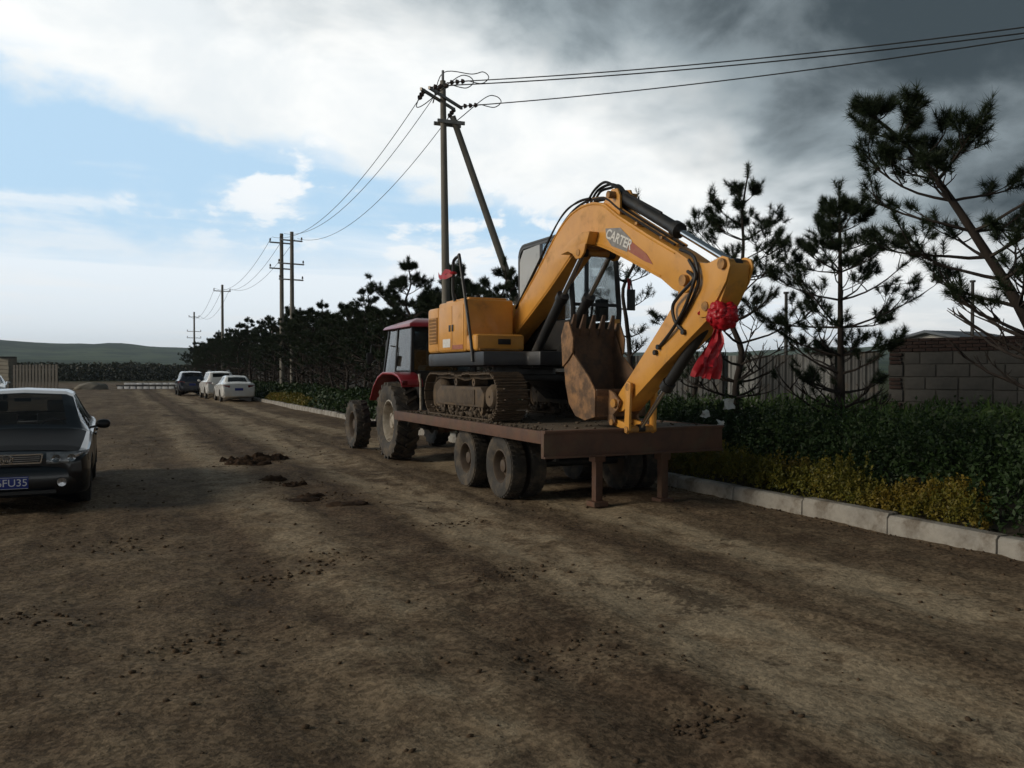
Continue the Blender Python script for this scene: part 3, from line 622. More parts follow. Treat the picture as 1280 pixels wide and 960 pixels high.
# ================================================================== PINES
def pine(seed, H, path=None, r0=.085, spread=1.5, dz=.42, bare=.30, needle=.11, nn=34, nw=.0045, dens=1.0, twist=0.0, crown_from=None):
    """trunk-and-branches MB and needle arrays, local coordinates with the foot at the origin"""
    rn = random.Random(seed); g_ = np.random.default_rng(seed)
    tb = MB()
    if path is None:
        path = [(0, 0, -.1)]
        for k in range(1, 9): path.append((rn.uniform(-.03, .03) * k, rn.uniform(-.03, .03) * k, H * k / 8))
    sp = spline(path, 4); tot = len(sp) - 1
    tb.tube(sp, [r0 * (1 - .9 * i / tot) + .006 for i in range(tot + 1)], 8)
    shoots = []
    def tr(tv):
        f = tv * tot; i = min(int(f), tot - 1); return sp[i].lerp(sp[i + 1], f - i), (sp[i + 1] - sp[i]).normalized()
    def branch(p, d, L, r, live, depth):
        n_ = 6 if depth == 0 else 4; pts = [p]; cur = d.copy()
        for k in range(n_):
            cur = (cur + Vector((rn.uniform(-.22, .22), rn.uniform(-.22, .22), rn.uniform(-.08, .20) + (.10 if k > n_ / 2 else 0)))).normalized()
            pts.append(pts[-1] + cur * L / n_)
        tb.tube(pts, [r * (1 - .8 * k / n_) + .002 for k in range(n_ + 1)], 5 if depth == 0 else 4, cap=False)
        if depth < 2:
            m_ = (5 if depth == 0 else 2) if L > .5 else (3 if depth == 0 else 1)
            for k in range(m_):
                f = rn.uniform(.32, .98) if depth == 0 else rn.uniform(.35, .95)
                i = min(int(f * n_), n_ - 1); q = pts[i].lerp(pts[i + 1], f * n_ - i)
                dd = (pts[i + 1] - pts[i]).normalized(); side = dd.cross(Vector((0, 0, 1)))
                side = (side.normalized() if side.length > .01 else Vector((1, 0, 0))) * rn.choice((-1, 1))
                nd = (dd * .7 + side * rn.uniform(.4, .9) + Vector((0, 0, rn.uniform(-.1, .45)))).normalized()
                branch(q, nd, L * rn.uniform(.28, .45) * (1.15 - .4 * f), r * .45, live, depth + 1)
        if rn.random() < live:
            shoots.append((pts[-1], cur, rn.uniform(.07, .11)))
            if depth < 2:
                for _ in range(1): shoots.append((pts[-1] + Vector((rn.uniform(-.09, .09), rn.uniform(-.09, .09), rn.uniform(-.04, .09))), (cur + Vector((rn.uniform(-.6, .6), rn.uniform(-.6, .6), rn.uniform(-.1, .6)))).normalized(), rn.uniform(.08, .14)))
        if depth == 0 and rn.random() < live * .8: shoots.append((pts[-2], cur, .14))
    z = bare * H * .55; az = rn.uniform(0, 6.28)
    while z < H * .985:
        tv = z / H; p, ax = tr(tv)
        cf = bare if crown_from is None else crown_from
        live = 0.06 if tv < cf * .9 else (.55 if tv < cf * 1.3 else .97)
        prof = math.sin(math.pi * min(1, max(.08, (1.06 - tv) / .95)) ** .8) if tv < .9 else .35
        prof = max(.20, min(1, (1.03 - tv) * 2.3)) * (.8 + .2 * min(1, tv / .4)) * rn.uniform(.8, 1.1)
        for k in range(max(2, int(rn.choice((3, 4, 4, 5)) * dens))):
            az += 2.4 + rn.uniform(-.5, .5)
            el = rn.uniform(.05, .35) + .5 * max(0, tv - .6)
            d = Vector((math.cos(az) * math.cos(el), math.sin(az) * math.cos(el), math.sin(el)))
            L = spread * prof * rn.uniform(.55, 1.1)
            branch(p, d, L, r0 * (1 - .8 * tv) * .42, live, 0)
        z += dz * rn.uniform(.75, 1.25)
    for k in range(3): shoots.append((sp[-1], Vector((rn.uniform(-.4, .4), rn.uniform(-.4, .4), 1)).normalized(), .2))
    Pn, Dn, Ln = (np.array([list(s[0]) for s in shoots]), np.array([list(s[1]) for s in shoots]), np.array([s[2] for s in shoots]))
    m = len(shoots); tt = g_.uniform(-.35, 1, (m, nn)); base = Pn[:, None] + Dn[:, None] * (Ln[:, None] * tt)[..., None]
    q = g_.normal(size=(m, nn, 3)); q -= (q * Dn[:, None]).sum(2)[..., None] * Dn[:, None]; q /= np.linalg.norm(q, axis=2)[..., None]
    an = g_.uniform(.15, 1.75, (m, nn, 1)); nd = Dn[:, None] * np.cos(an) + q * np.sin(an) + np.array([0, 0, .12])
    ln = needle * g_.uniform(.65, 1.25, (m, nn, 1)); sd_ = np.cross(nd, g_.normal(size=(m, nn, 3))); sd_ /= np.linalg.norm(sd_, axis=2)[..., None]
    V = np.stack([base - sd_ * nw, base + sd_ * nw, base + nd * ln], 2).reshape(-1, 3)
    return tb, V
def plant_pine(label, loc, rz, group, *a, **k):
    tb, V = pine(*a, **k)
    o = thing('pine_tree', label, 'pine tree', loc, rz, group, world=False)
    tb.build('trunk', 'bark', o, recalc=False, smooth=60)
    me = raw_mesh('crown', V, 3, np.arange(len(V)), M['needle']); add_to(bpy.data.objects.new('crown', me), o)
    return o
G1 = 'pines in the planted strip'
plant_pine('slender pine with bare lower branches right behind the red bow', (10.35, 12.25, .1), .3, G1, 3, 5.15, None, .075, 1.5, .36, .38, .11, 100, .0036, 1.1)
plant_pine('bushy pine with a crooked lower trunk in front of the block wall end', (11.3, 10.7, .1), 1.1, G1, 8, 4.65, [(.12, .05, -.1), (.10, .05, .5), (-.03, 0, 1.0), (.0, 0, 1.7), (-.03, .02, 2.5), (-.12, .06, 3.4), (-.2, .1, 4.0), (-.22, .12, 4.6)], .085, 1.5, .36, .32, .115, 120, .0038, 1.1)
plant_pine('large pine leaning far left over the shrubs at right edge', (9.75, 5.7, .1), 0, G1, 21, 4.9, [(0, 0, -.1), (-.05, .05, .7), (-.25, .25, 1.5), (-.52, .46, 2.3), (-.9, .66, 3.0), (-1.28, .84, 3.62), (-1.6, 1.0, 4.06), (-2.0, 1.2, 4.45)], .088, 1.3, .34, .34, .11, 115, .0032, 1.0)
plant_pine('pine standing behind the excavator cab, seen through its glass', (10.55, 16.1, .1), 2, G1, 15, 5.5, None, .075, .95, .50, .30, .10, 24, .005, .8)
plant_pine('thin pine between the cab and the slender pine', (11.5, 15.0, .1), .7, G1, 31, 3.9, None, .06, 1.1, .42, .34, .11, 60, .006, .9)
plant_pine('pine whose top shows above the engine hood beside the brace pole', (9.9, 21.6, .1), 1.6, G1, 44, 4.6, None, .07, 1.2, .42, .40, .12, 60, .007, 1.0)
# the row beyond the tractor: three kinds of crown, copied
protos = []
for s_, H_, sp_ in ((52, 5.0, 1.7), (63, 4.6, 1.9), (77, 5.3, 1.8), (85, 4.3, 2.0)):
    tb, V = pine(s_, H_, None, .09, sp_, .40, .33, .14, 46, .0095, 1.1)
    tm = tb.mesh('trunk', recalc=False, smooth=60); tm.materials.append(M['bark'])
    protos.append((tm, raw_mesh('crown', V, 3, np.arange(len(V)), M['needle'])))
rnd = random.Random(2)
spots = []
y = 24.5
while y < 118:
    spots.append((rnd.uniform(8.6, 9.8), y)); 
    if rnd.random() < .85: spots.append((rnd.uniform(10.3, 11.9), y + rnd.uniform(.3, 1.6)))
    y += rnd.uniform(1.9, 2.9) * (1 if y < 60 else 1.5)
ORD = ['first', 'second', 'third', 'fourth', 'fifth', 'sixth', 'seventh', 'eighth']; fi = 0; bi = 0
for i, (x, y) in enumerate(spots):
    tm, cm = protos[rnd.randrange(4)]; s_ = rnd.uniform(.85, 1.12) * (1.0 if y > 32 else .98)
    lab = 'dark pine far along the roadside row, merged with its neighbours'
    if x < 10 and fi < 8: lab = ORD[fi] + ' pine past the tractor in the kerbside row'; fi += 1
    elif x >= 10 and bi < 8: lab = ORD[bi] + ' pine past the tractor in the rear row by the sheet fence'; bi += 1
    o = thing('pine_tree', lab, 'pine tree', (x, y, .08), rnd.uniform(0, 6.28), 'pine row beyond the tractor', world=False)
    o.scale = (s_, s_, s_); inst(tm, 'trunk', o); inst(cm, 'crown', o)

# ================================================================== POWER LINE
POLE_TOP = 10.0
def insulator(mb, a, b):
    a = Vector(a); b = Vector(b); d = (b - a); n_ = 3
    mb.tube([a, b], .018, 6)
    for k in range(n_):
        c_ = a + d * (.25 + .25 * k); mb.cyl(c_ - d.normalized() * .035, c_ + d.normalized() * .035, .075, 10, .05)
def utility_pole(label, x, y, arms, group='utility poles along the road', H=POLE_TOP, r=(.105, .15)):
    p = thing('utility_pole', label, 'utility pole', (x, y, 0), 0, group)
    MB().tube([(x, y, -.2), (x, y, H * .5), (x, y, H)], [r[1], (r[0] + r[1]) / 2, r[0]], 14).build('pole', 'concrete', p)
    for z, hw, ang in arms:
        d = Vector((math.cos(ang), math.sin(ang), 0)); c_ = Vector((x, y, z))
        off = Vector((-d.y, d.x, 0)) * .13
        MB().bar(c_ - d * hw + off, c_ + d * hw + off, .07, .08).build('crossarm', 'steel', p)
        for s_ in (-1, 1):
            m_ = MB(); q = c_ + d * hw * s_ * .93 + off
            m_.cyl(q + Vector((0, 0, .03)), q + Vector((0, 0, .12)), .02, 8); m_.cyl(q + Vector((0, 0, .10)), q + Vector((0, 0, .24)), .06, 10, .035)
            m_.build('insulator', 'porcelain', p)
    return p
far1 = utility_pole('left of the paired concrete poles rising behind the parked cars', 9.05, 51.9, ((9.45, .7, .15), (7.9, .7, .15), (3.9, .6, .15)), H=10)
far2 = utility_pole('right of the paired concrete poles, with two lower crossarms', 9.55, 51.3, ((9.55, .7, .15), (8.15, .8, .15), (7.2, .75, .15)), H=10.05)
utility_pole('single concrete pole above the pines, second from the far end', 9.2, 84.7, ((9.4, .8, .1),), H=10)
utility_pole('farthest utility pole with three crossarms at far left', 9.8, 124.7, ((9.3, .7, .1), (7.3, .95, .1), (6.4, .95, .1)), H=10)
# the near pole, with strain gear and a raking brace pole
NP = Vector((8.55, 22.9, 0))
npole = thing('utility_pole', 'near tall concrete pole held by a raking brace pole behind the excavator', 'utility pole', NP, 0, 'utility poles along the road')
MB().tube([NP + Vector((.16, 0, -.2)), NP + Vector((.09, 0, 5)), NP + Vector((.02, 0, 10.05))], [.135, .112, .082], 16).build('pole', 'concrete', npole)
bt = NP + Vector((.30, -.05, 9.05)); bb = NP + Vector((3.6, -.5, 0))
MB().tube([bb, bb.lerp(bt, .5), bt], [.125, .112, .09], 14).build('brace_pole', 'concrete', npole)
for dy_ in (-.15, .15): MB().bar(NP + Vector((-.2, dy_, 8.85)), NP + Vector((.62, dy_ - .04, 8.85)), .06, .1).build('clamp', 'steel', npole)
adir = Vector((.75, .66, 0)).normalized()       # crossarm bisects the two line directions
ac = NP + Vector((.02, 0, 9.52))
for off in (-.13, .13):
    o_ = Vector((-adir.y, adir.x, 0)) * off
    MB().bar(ac - adir * 1.05 + o_, ac + adir * .95 + o_, .06, .08).build('crossarm', 'steel', npole)
MB().bar(NP + Vector((.02, 0, 10.05)), NP + Vector((.02, 0, 10.35)), .06, .06).build('bracket', 'steel', npole)
north = Vector((9.3, 51.6, 0)); dN = (Vector((.5, 28.8, 0))).normalized(); dE = Vector((.71, -.70, 0)).normalized()
ends_n = []; ends_e = []
for k, q in enumerate((ac - adir * .98 + Vector((0, 0, .03)), NP + Vector((.02, 0, 9.98)), ac + adir * .85 + Vector((0, 0, .03)))):
    a = q + dN * .12; b = q + dN * .75 + Vector((0, 0, -.14)); i_ = MB(); insulator(i_, a, b); i_.build('strain_insulator', 'porcelain', npole); ends_n.append(b)
    a2 = q + dE * .12; b2 = q + dE * .80 + Vector((0, 0, -.02)); i_ = MB(); insulator(i_, a2, b2); i_.build('strain_insulator', 'porcelain', npole); ends_e.append(b2)
    lo = q + Vector((0, 0, -.42 if k != 1 else .30)); MB().tube(spline([b, b + dN * -.2 + Vector((-.1, 0, -.25)), lo, b2 + dE * .1 + Vector((0, 0, .18)), b2 + dE * .45 + Vector((0, 0, .2)), b2 + dE * .62 + Vector((0, 0, .02)), b2 + dE * .4 + Vector((0, 0, -.12)), b2], 6), .014, 5).build('jumper_wire', 'wire', npole)
def wire(label, a, b, sag, r, grp):
    a = Vector(a); b = Vector(b); pts = []
    for k in range(41):
        f = k / 40; p = a.lerp(b, f); p.z -= sag * 4 * f * (1 - f); pts.append(p)
    o = MB().tube(pts, r, 5).build('power_line', 'wire', None); tag(o, label, 'power line', grp); return o
gN = 'wires running north along the poles'; gE = 'wires running off to the right'
for k, (lab, tx) in enumerate((('lowest wire of the sagging span left of the near pole', -.7), ('topmost wire of the sagging span left of the near pole', 0), ('middle wire of the sagging span left of the near pole', .8))):
    wire(lab, ends_n[k], (9.15 + tx, 51.6, 9.72 + (.25 if k == 1 else 0)), 1.25, .011, gN)
for k, tx in enumerate((-.7, 0, .7)):
    sd_ = ('road side', 'middle', 'fence side')[k]
    wire('thin ' + sd_ + ' wire between the paired poles and the single pole', (9.15 + tx, 51.9, 9.72), (9.2 + tx, 84.7, 9.66), 1.2, .012, gN)
    wire('thin ' + sd_ + ' wire between the single pole and the farthest pole', (9.2 + tx, 84.7, 9.66), (9.8 + tx, 124.7, 9.56), 1.5, .014, gN)
EP = Vector((33.0, -1.6, 0))
for k, (lab, dd) in enumerate((('middle wire crossing the dark sky at upper right', Vector((-.6, -.6, .55))), ('topmost wire crossing the dark sky at upper right', Vector((0, 0, 1.05))), ('lowest wire crossing the dark sky at upper right', Vector((.6, .6, 1.75))))):
    wire(lab, ends_e[k], EP + Vector((0, 0, 9.95)) + dd, .85, .017, gE)
utility_pole('concrete pole beyond the right edge that carries the right hand wires', EP.x, EP.y, ((9.75, 1.0, .8),), H=10.4)
for lab, x, y, z in (('thin grey lamp mast rising above the block wall', 20.3, 14.8, 4.0), ('thin steel mast behind the sheet fence', 15.9, 16.9, 3.7)):
    s_ = thing('mast', lab, 'mast', (x, y, 0)); MB().tube([(x, y, -.1), (x, y, z)], [.06, .04], 8).build('shaft', 'post', s_); MB().lathe([(0, .01), (0, .07), (.05, .07), (.05, .01)], (x, y, z), 8, 'z').build('cap', 'post', s_)

# ================================================================== wheels
def wheel(parent, cx, cy, cz, r, w_, rim_r, out=-1, lugs=0, tyre='tyre', rim='rim', dish=.10, name='wheel', nuts=8):
    """tyre with rounded shoulders (the part) and a dished rim (its sub-part); out = -1: outer face towards -x"""
    m_ = MB(); h_ = w_ / 2; n_ = 40
    prof = [(-h_ * .72, rim_r * .97), (-h_ * .95, rim_r + (r - rim_r) * .25), (-h_, rim_r + (r - rim_r) * .55), (-h_ * .93, r * .955), (-h_ * .70, r * .992), (0, r * (1 if not lugs else .955)),
            (h_ * .70, r * .992), (h_ * .93, r * .955), (h_, rim_r + (r - rim_r) * .55), (h_ * .95, rim_r + (r - rim_r) * .25), (h_ * .72, rim_r * .97)]
    if lugs: prof = [(a, b_ * (.955 if b_ > r * .9 else 1)) for a, b_ in prof]
    m_.lathe(prof, (cx, cy, cz), n_)
    if lugs:
        for s_ in (-1, 1):
            for k in range(lugs):
                a0 = 2 * math.pi * (k + (.5 if s_ > 0 else 0)) / lugs; da = .20
                def pt(t_, a, rr): return (cx + t_, cy + rr * math.cos(a), cz + rr * math.sin(a))
                A = a0; B = a0 + da; q = math.pi / lugs * .42
                m_.add([pt(s_ * .0 - s_ * .02, B - q, r * .94), pt(s_ * -.02, B + q, r * .94), pt(s_ * h_ * .97, A + q, r * .90), pt(s_ * h_ * .97, A - q, r * .90),
                        pt(s_ * -.02, B - q * .7, r), pt(s_ * -.02, B + q * .7, r), pt(s_ * h_ * .97, A + q * .7, r * .985), pt(s_ * h_ * .97, A - q * .7, r * .985)],
                       [(3, 2, 1, 0), (4, 5, 6, 7), (0, 1, 5, 4), (1, 2, 6, 5), (2, 3, 7, 6), (3, 0, 4, 7)])
    else:
        k_ = 36
        for k in range(k_):
            a = 2 * math.pi * k / k_; c_, s_ = math.cos(a), math.sin(a)
            for sx in (-.6, .0, .6):
                p = Vector((cx + sx * h_, cy + r * .985 * c_, cz + r * .985 * s_)); m_.bar(p - Vector((h_ * .22, 0, 0)), p + Vector((h_ * .22, 0, 0)), r * .10, r * .045, (0, c_, s_))
    wt = m_.build(name, tyre, parent, smooth=40)
    o = out; e = h_ * .72
    rp = [(o * e * 1.02, rim_r), (o * e * 1.06, rim_r * .93), (o * e * .80, rim_r * .86), (o * (e - dish), rim_r * .78), (o * (e - dish), rim_r * .45), (o * (e - dish * .3), rim_r * .36), (o * (e - dish * .2), rim_r * .02),
          (o * (e - dish - .04), rim_r * .02), (o * (e - dish - .05), rim_r * .8), (-o * e, rim_r * .9), (-o * e, rim_r)]
    rm = MB().lathe(rp, (cx, cy, cz), 32)
    for k in range(nuts):
        a = 2 * math.pi * k / nuts; p = Vector((cx + o * (e - dish), cy + rim_r * .58 * math.cos(a), cz + rim_r * .58 * math.sin(a)))
        rm.cyl(p, p + Vector((o * .035, 0, 0)), rim_r * .055, 6)
    rm.build('rim', rim, wt, smooth=40)
    return wt

# ================================================================== FLATBED TRAILER
TZ = .965
tr = thing('flatbed_trailer', 'rusty flatbed trailer carrying the yellow excavator', 'trailer', (5.67, 11.4, 0))
MB().box(4.47, 6.88, 8.58, 14.12, TZ - .06, TZ - .004).build('deck_plate', 'deck', tr, smooth=0)
for x0, x1 in ((4.40, 4.462), (6.888, 6.95)):
    m_ = MB(); m_.box(x0, x1, 8.575, 14.2, TZ - .145, TZ + .004); m_.build('side_rail', 'rust', tr, bevel=.008)
m_ = MB(); m_.box(4.40, 6.95, 8.50, 8.572, TZ - .31, TZ + .012); m_.box(4.40, 6.95, 8.47, 8.50, TZ - .02, TZ + .012); m_.box(4.40, 6.95, 8.47, 8.50, TZ - .31, TZ - .285); m_.build('rear_beam', 'rust', tr, bevel=.006)
MB().box(4.464, 6.886, 14.125, 14.2, TZ - .18, TZ + .004).build('front_beam', 'rust', tr, bevel=.006)
for x in (5.2, 6.14): MB().box(x - .06, x + .06, 8.6, 14.1, TZ - .27, TZ - .062).build('chassis_beam', 'rust', tr)
for i in range(8): MB().box(4.47, 6.88, 9.1 + i * .68, 9.16 + i * .68, TZ - .13, TZ - .062).build('cross_member', 'rust', tr, smooth=0)
for x, y in ((5.36, 8.92), (6.25, 8.80)):
    lg = MB().box(x - .05, x + .05, y - .05, y + .05, .06, TZ - .14).build('support_leg', 'rust', tr, bevel=.008)
    MB().box(x - .10, x + .10, y - .10, y + .10, -.005, .058).build('foot_plate', 'rust', lg, bevel=.008)
    MB().box(x - .075, x + .075, y - .075, y + .075, TZ - .42, TZ - .28).build('leg_socket', 'rust', lg, bevel=.006)
for y in (10.05, 11.25):
    MB().cyl((4.6, y, .42), (6.75, y, .42), .055).build('axle', 'black', tr)
    for x, o_ in ((4.64, -1), (4.93, -1), (6.42, 1), (6.71, 1)):
        wheel(tr, x, y, .415, .418, .235, .225, o_, 0, 'tyre', 'rim', .12)
for x in (5.14, 6.20):
    for y in (10.05, 11.25):
        m_ = MB()
        for k in range(4): m_.bar((x, y - .48 + .1 * k, .50 + .02 * k), (x, y, .46 + .022 * k), .06, .018); m_.bar((x, y, .46 + .022 * k), (x, y + .48 - .1 * k, .50 + .02 * k), .06, .018)
        m_.bar((x, y - .48, .49), (x, y - .48, .72), .05, .05); m_.bar((x, y + .48, .49), (x, y + .48, .72), .05, .05)
        m_.build('leaf_spring', 'black', tr)
m_ = MB(); m_.bar((5.2, 14.1, .78), (5.62, 15.05, .55), .09, .12); m_.bar((6.14, 14.1, .78), (5.68, 15.05, .55), .09, .12); m_.bar((5.65, 14.9, .55), (5.65, 15.25, .55), .12, .08); m_.build('drawbar', 'rust', tr)
# dried mud lumps shaken on to the deck along the track
g = np.random.default_rng(17); n = 620
xx = np.concatenate([g.uniform(4.48, 4.62, n // 2), g.uniform(4.5, 6.85, n - n // 2)]); yy = g.uniform(8.62, 13.9, n); s_ = .006 + .022 * g.uniform(0, 1, n) ** 3.5
V = iv[None] * s_[:, None, None] * g.uniform(.6, 1.4, (n, len(iv), 1)) * np.array([1.2, 1.1, .75]) + np.stack([xx, yy, TZ + s_ * .3], 1)[:, None] - np.array([5.67, 11.4, 0])
o = add_to(bpy.data.objects.new('deck_mud', raw_mesh('deck_mud', V.reshape(-1, 3), 3, (jf[None] + (np.arange(n) * len(iv))[:, None, None]).ravel(), M['mud'])), tr); o['kind'] = 'stuff'

# ================================================================== TRACTOR
tc_ = thing('farm_tractor', 'red farm tractor with a glazed cab hitched to the trailer', 'tractor', (5.6, 15.9, 0))
for x, o_ in ((4.78, -1), (6.42, 1)): wheel(tc_, x, 15.25, .735, .735, .44, .40, o_, 22, 'tyre', 'rim_silver', .17)
for x, o_ in ((4.70, -1), (6.50, 1)): wheel(tc_, x, 17.8, .525, .525, .32, .29, o_, 18, 'tyre', 'rim', .10)
MB().cyl((4.8, 15.25, .735), (6.4, 15.25, .735), .13).build('rear_axle', 'black', tc_)
MB().cyl((4.75, 17.8, .52), (6.45, 17.8, .52), .07).build('front_axle', 'black', tc_)
m_ = MB(); m_.box(5.33, 5.87, 14.9, 16.6, .55, 1.15); m_.box(5.4, 5.8, 16.6, 18.3, .6, 1.0); m_.box(5.36, 5.84, 18.3, 18.55, .5, 1.0); m_.build('chassis', 'black', tc_, bevel=.04)
m_ = MB(); m_.prism([(16.62, 1.02), (18.5, 1.0), (18.6, 1.15), (18.55, 1.42), (17.9, 1.56), (16.62, 1.64)], 5.26, 5.94); m_.build('engine_hood', 'red', tc_, bevel=.07, seg=3)
for x in (5.245, 5.955): MB().box(min(x, x + .008), max(x, x + .008), 17.3, 18.3, 1.12, 1.4).build('side_grille', 'black', tc_)
MB().tube([(5.12, 17.0, 1.5), (5.12, 17.0, 2.15), (5.12, 16.97, 2.3)], [.045, .04, .035], 10).build('exhaust_pipe', 'black', tc_)
for x0, x1, xi in ((4.60, 5.02, 1), (6.18, 6.60, -1)):     # rear fenders wrap the wheel
    top = [(14.42, 1.42), (14.47, 1.50), (14.64, 1.59), (14.95, 1.645), (15.6, 1.65), (15.95, 1.56), (16.25, 1.38), (16.5, 1.12)]
    m_ = MB(); m_.prism(top + [(a, b_ - .045) for a, b_ in top[::-1]], x0, x1); m_.build('fender', 'red', tc_, bevel=.015)
m_ = MB(); m_.prism([(14.5, 1.05), (16.6, 1.05), (16.6, 1.3), (16.2, 1.45), (15.9, 1.62), (14.62, 1.62)], 5.03, 6.17); m_.build('cab_floor', 'black', tc_)
fr_ = [((4.98, 14.98, 1.62), (5.05, 15.12, 2.52)), ((6.22, 14.98, 1.62), (6.15, 15.12, 2.52)), ((4.98, 15.95, 1.62), (5.05, 15.98, 2.52)), ((6.22, 15.95, 1.62), (6.15, 15.98, 2.52)), ((4.98, 16.82, 1.42), (5.07, 16.62, 2.52)), ((6.22, 16.82, 1.42), (6.13, 16.62, 2.52))]
for a, b_ in fr_: MB().bar(a, b_, .06, .06).build('cab_pillar', 'black', tc_, bevel=.01)
m_ = MB(); m_.bar((4.98, 14.98, 1.62), (6.22, 14.98, 1.62), .07, .1); m_.bar((4.98, 14.98, 1.62), (4.98, 15.95, 1.62), .06, .08); m_.bar((6.22, 14.98, 1.62), (6.22, 15.95, 1.62), .06, .08); m_.bar((4.98, 16.82, 1.42), (6.22, 16.82, 1.42), .06, .08); m_.build('cab_sill', 'black', tc_)
def pane(name, pts, mat, parent, th=.012):
    p = [Vector(q) for q in pts]; n_ = (p[1] - p[0]).cross(p[-1] - p[0]).normalized() * th / 2
    k = len(p); m_ = MB().add([q - n_ for q in p] + [q + n_ for q in p], [tuple(range(k - 1, -1, -1)), tuple(range(k, 2 * k))] + [(i, (i + 1) % k, k + (i + 1) % k, k + i) for i in range(k)])
    return m_.build(name, mat, parent, smooth=0)
M['glass_tractor'] = glass('tractor_glass', (.50, .56, .58), 1.3)
pane('rear_window', [(5.03, 14.985, 1.68), (6.17, 14.985, 1.68), (6.11, 15.115, 2.5), (5.09, 15.115, 2.5)], 'glass_tractor', tc_)
for x, xt in ((4.975, 5.045), (6.225, 6.155)):
    pane('side_window', [(x, 15.03, 1.68), (x, 15.91, 1.68), (xt, 15.94, 2.5), (xt, 15.16, 2.5)], 'glass_tractor', tc_)
    pane('door_window', [(x, 15.99, 1.56), (x, 16.76, 1.45), (xt + .02 * (1 if x < 5 else -1), 16.60, 2.5), (xt, 16.02, 2.5)], 'glass_tractor', tc_)
pane('windscreen', [(5.03, 16.825, 1.48), (6.17, 16.825, 1.48), (6.08, 16.625, 2.5), (5.12, 16.625, 2.5)], 'glass_tractor', tc_)
m_ = MB(); m_.add([(4.94, 15.0, 2.50), (6.26, 15.0, 2.50), (6.26, 16.78, 2.50), (4.94, 16.78, 2.50), (4.98, 15.06, 2.57), (6.22, 15.06, 2.57), (6.22, 16.72, 2.56), (4.98, 16.72, 2.56), (5.2, 15.35, 2.68), (6.0, 15.35, 2.68), (6.0, 16.4, 2.65), (5.2, 16.4, 2.65)],
    [(3, 2, 1, 0), (0, 1, 5, 4), (1, 2, 6, 5), (2, 3, 7, 6), (3, 0, 4, 7), (4, 5, 9, 8), (5, 6, 10, 9), (6, 7, 11, 10), (7, 4, 8, 11), (8, 9, 10, 11)]); m_.build('cab_roof', 'red', tc_, bevel=.03)
m_ = MB(); m_.box(5.35, 5.85, 15.3, 15.75, 1.62, 1.78); m_.box(5.37, 5.83, 15.22, 15.32, 1.78, 2.25); m_.build('seat', 'interior', tc_, bevel=.05)
m_ = MB(); m_.tube([(5.6 + .18 * math.cos(a * .5236), 16.1 + .05 * math.sin(a * .5236), 1.95 + .18 * math.sin(a * .5236)) for a in range(12)], .015, 6, closed=True); m_.cyl((5.6, 16.1, 1.95), (5.6, 16.5, 1.5), .02); m_.build('steering_wheel', 'plastic', tc_)
for x in (4.66, 6.54): MB().box(x - .05, x + .05, 14.395, 14.419, 1.42, 1.49).build('tail_lamp', 'lampred', tc_, bevel=.006)
MB().tube([(4.97, 16.7, 2.2), (4.72, 16.78, 2.2), (4.70, 16.78, 2.02)], .012, 6).build('mirror_arm', 'black', tc_)
MB().box(4.62, 4.74, 16.77, 16.79, 1.82, 2.04).build('mirror', 'black', tc_, bevel=.008)
MB().tube([(4.98, 14.55, 1.6), (4.94, 14.36, 1.45), (4.94, 14.34, .95)], .022, 8).build('hose', 'rim_silver', tc_)

# ================================================================== EXCAVATOR
ex = thing('excavator', 'yellow crawler excavator with curled bucket standing on the flatbed trailer', 'excavator', (5.67, 11.6, TZ))
XC = 5.67
# tracks: belt with bolted shoes
rt, ya, yb, zt = .305, 10.47, 12.72, TZ + .345
per = []
N_ = 44; straight = yb - ya; LT = 2 * straight + 2 * math.pi * rt
def tp(s):
    s = s % LT
    if s < straight: return Vector((0, ya + s, zt + rt - .035 * math.sin(math.pi * s / straight) ** 2 * math.sin(3 * math.pi * s / straight) ** 2)), 0
    s -= straight
    if s < math.pi * rt: a = s / rt; return Vector((0, yb + rt * math.sin(a), zt + rt * math.cos(a))), -a
    s -= math.pi * rt
    if s < straight: return Vector((0, yb - s, zt - rt)), -math.pi
    s -= straight; a = s / rt; return Vector((0, ya - rt * math.sin(a), zt - rt * math.cos(a))), -math.pi - a
sw = .46; pitch = LT / N_
sm = MB(); sm.box(-sw / 2, sw / 2, -pitch * .47, pitch * .47, 0, .016)
for yy_ in (-.3, .0, .3): sm.box(-sw / 2 + .004, sw / 2 - .004, pitch * yy_ - .008, pitch * yy_ + .008, .014, .038)
shoe = sm.mesh('track_shoe', bevel=.003, seg=1); shoe.materials.append(M['track'])
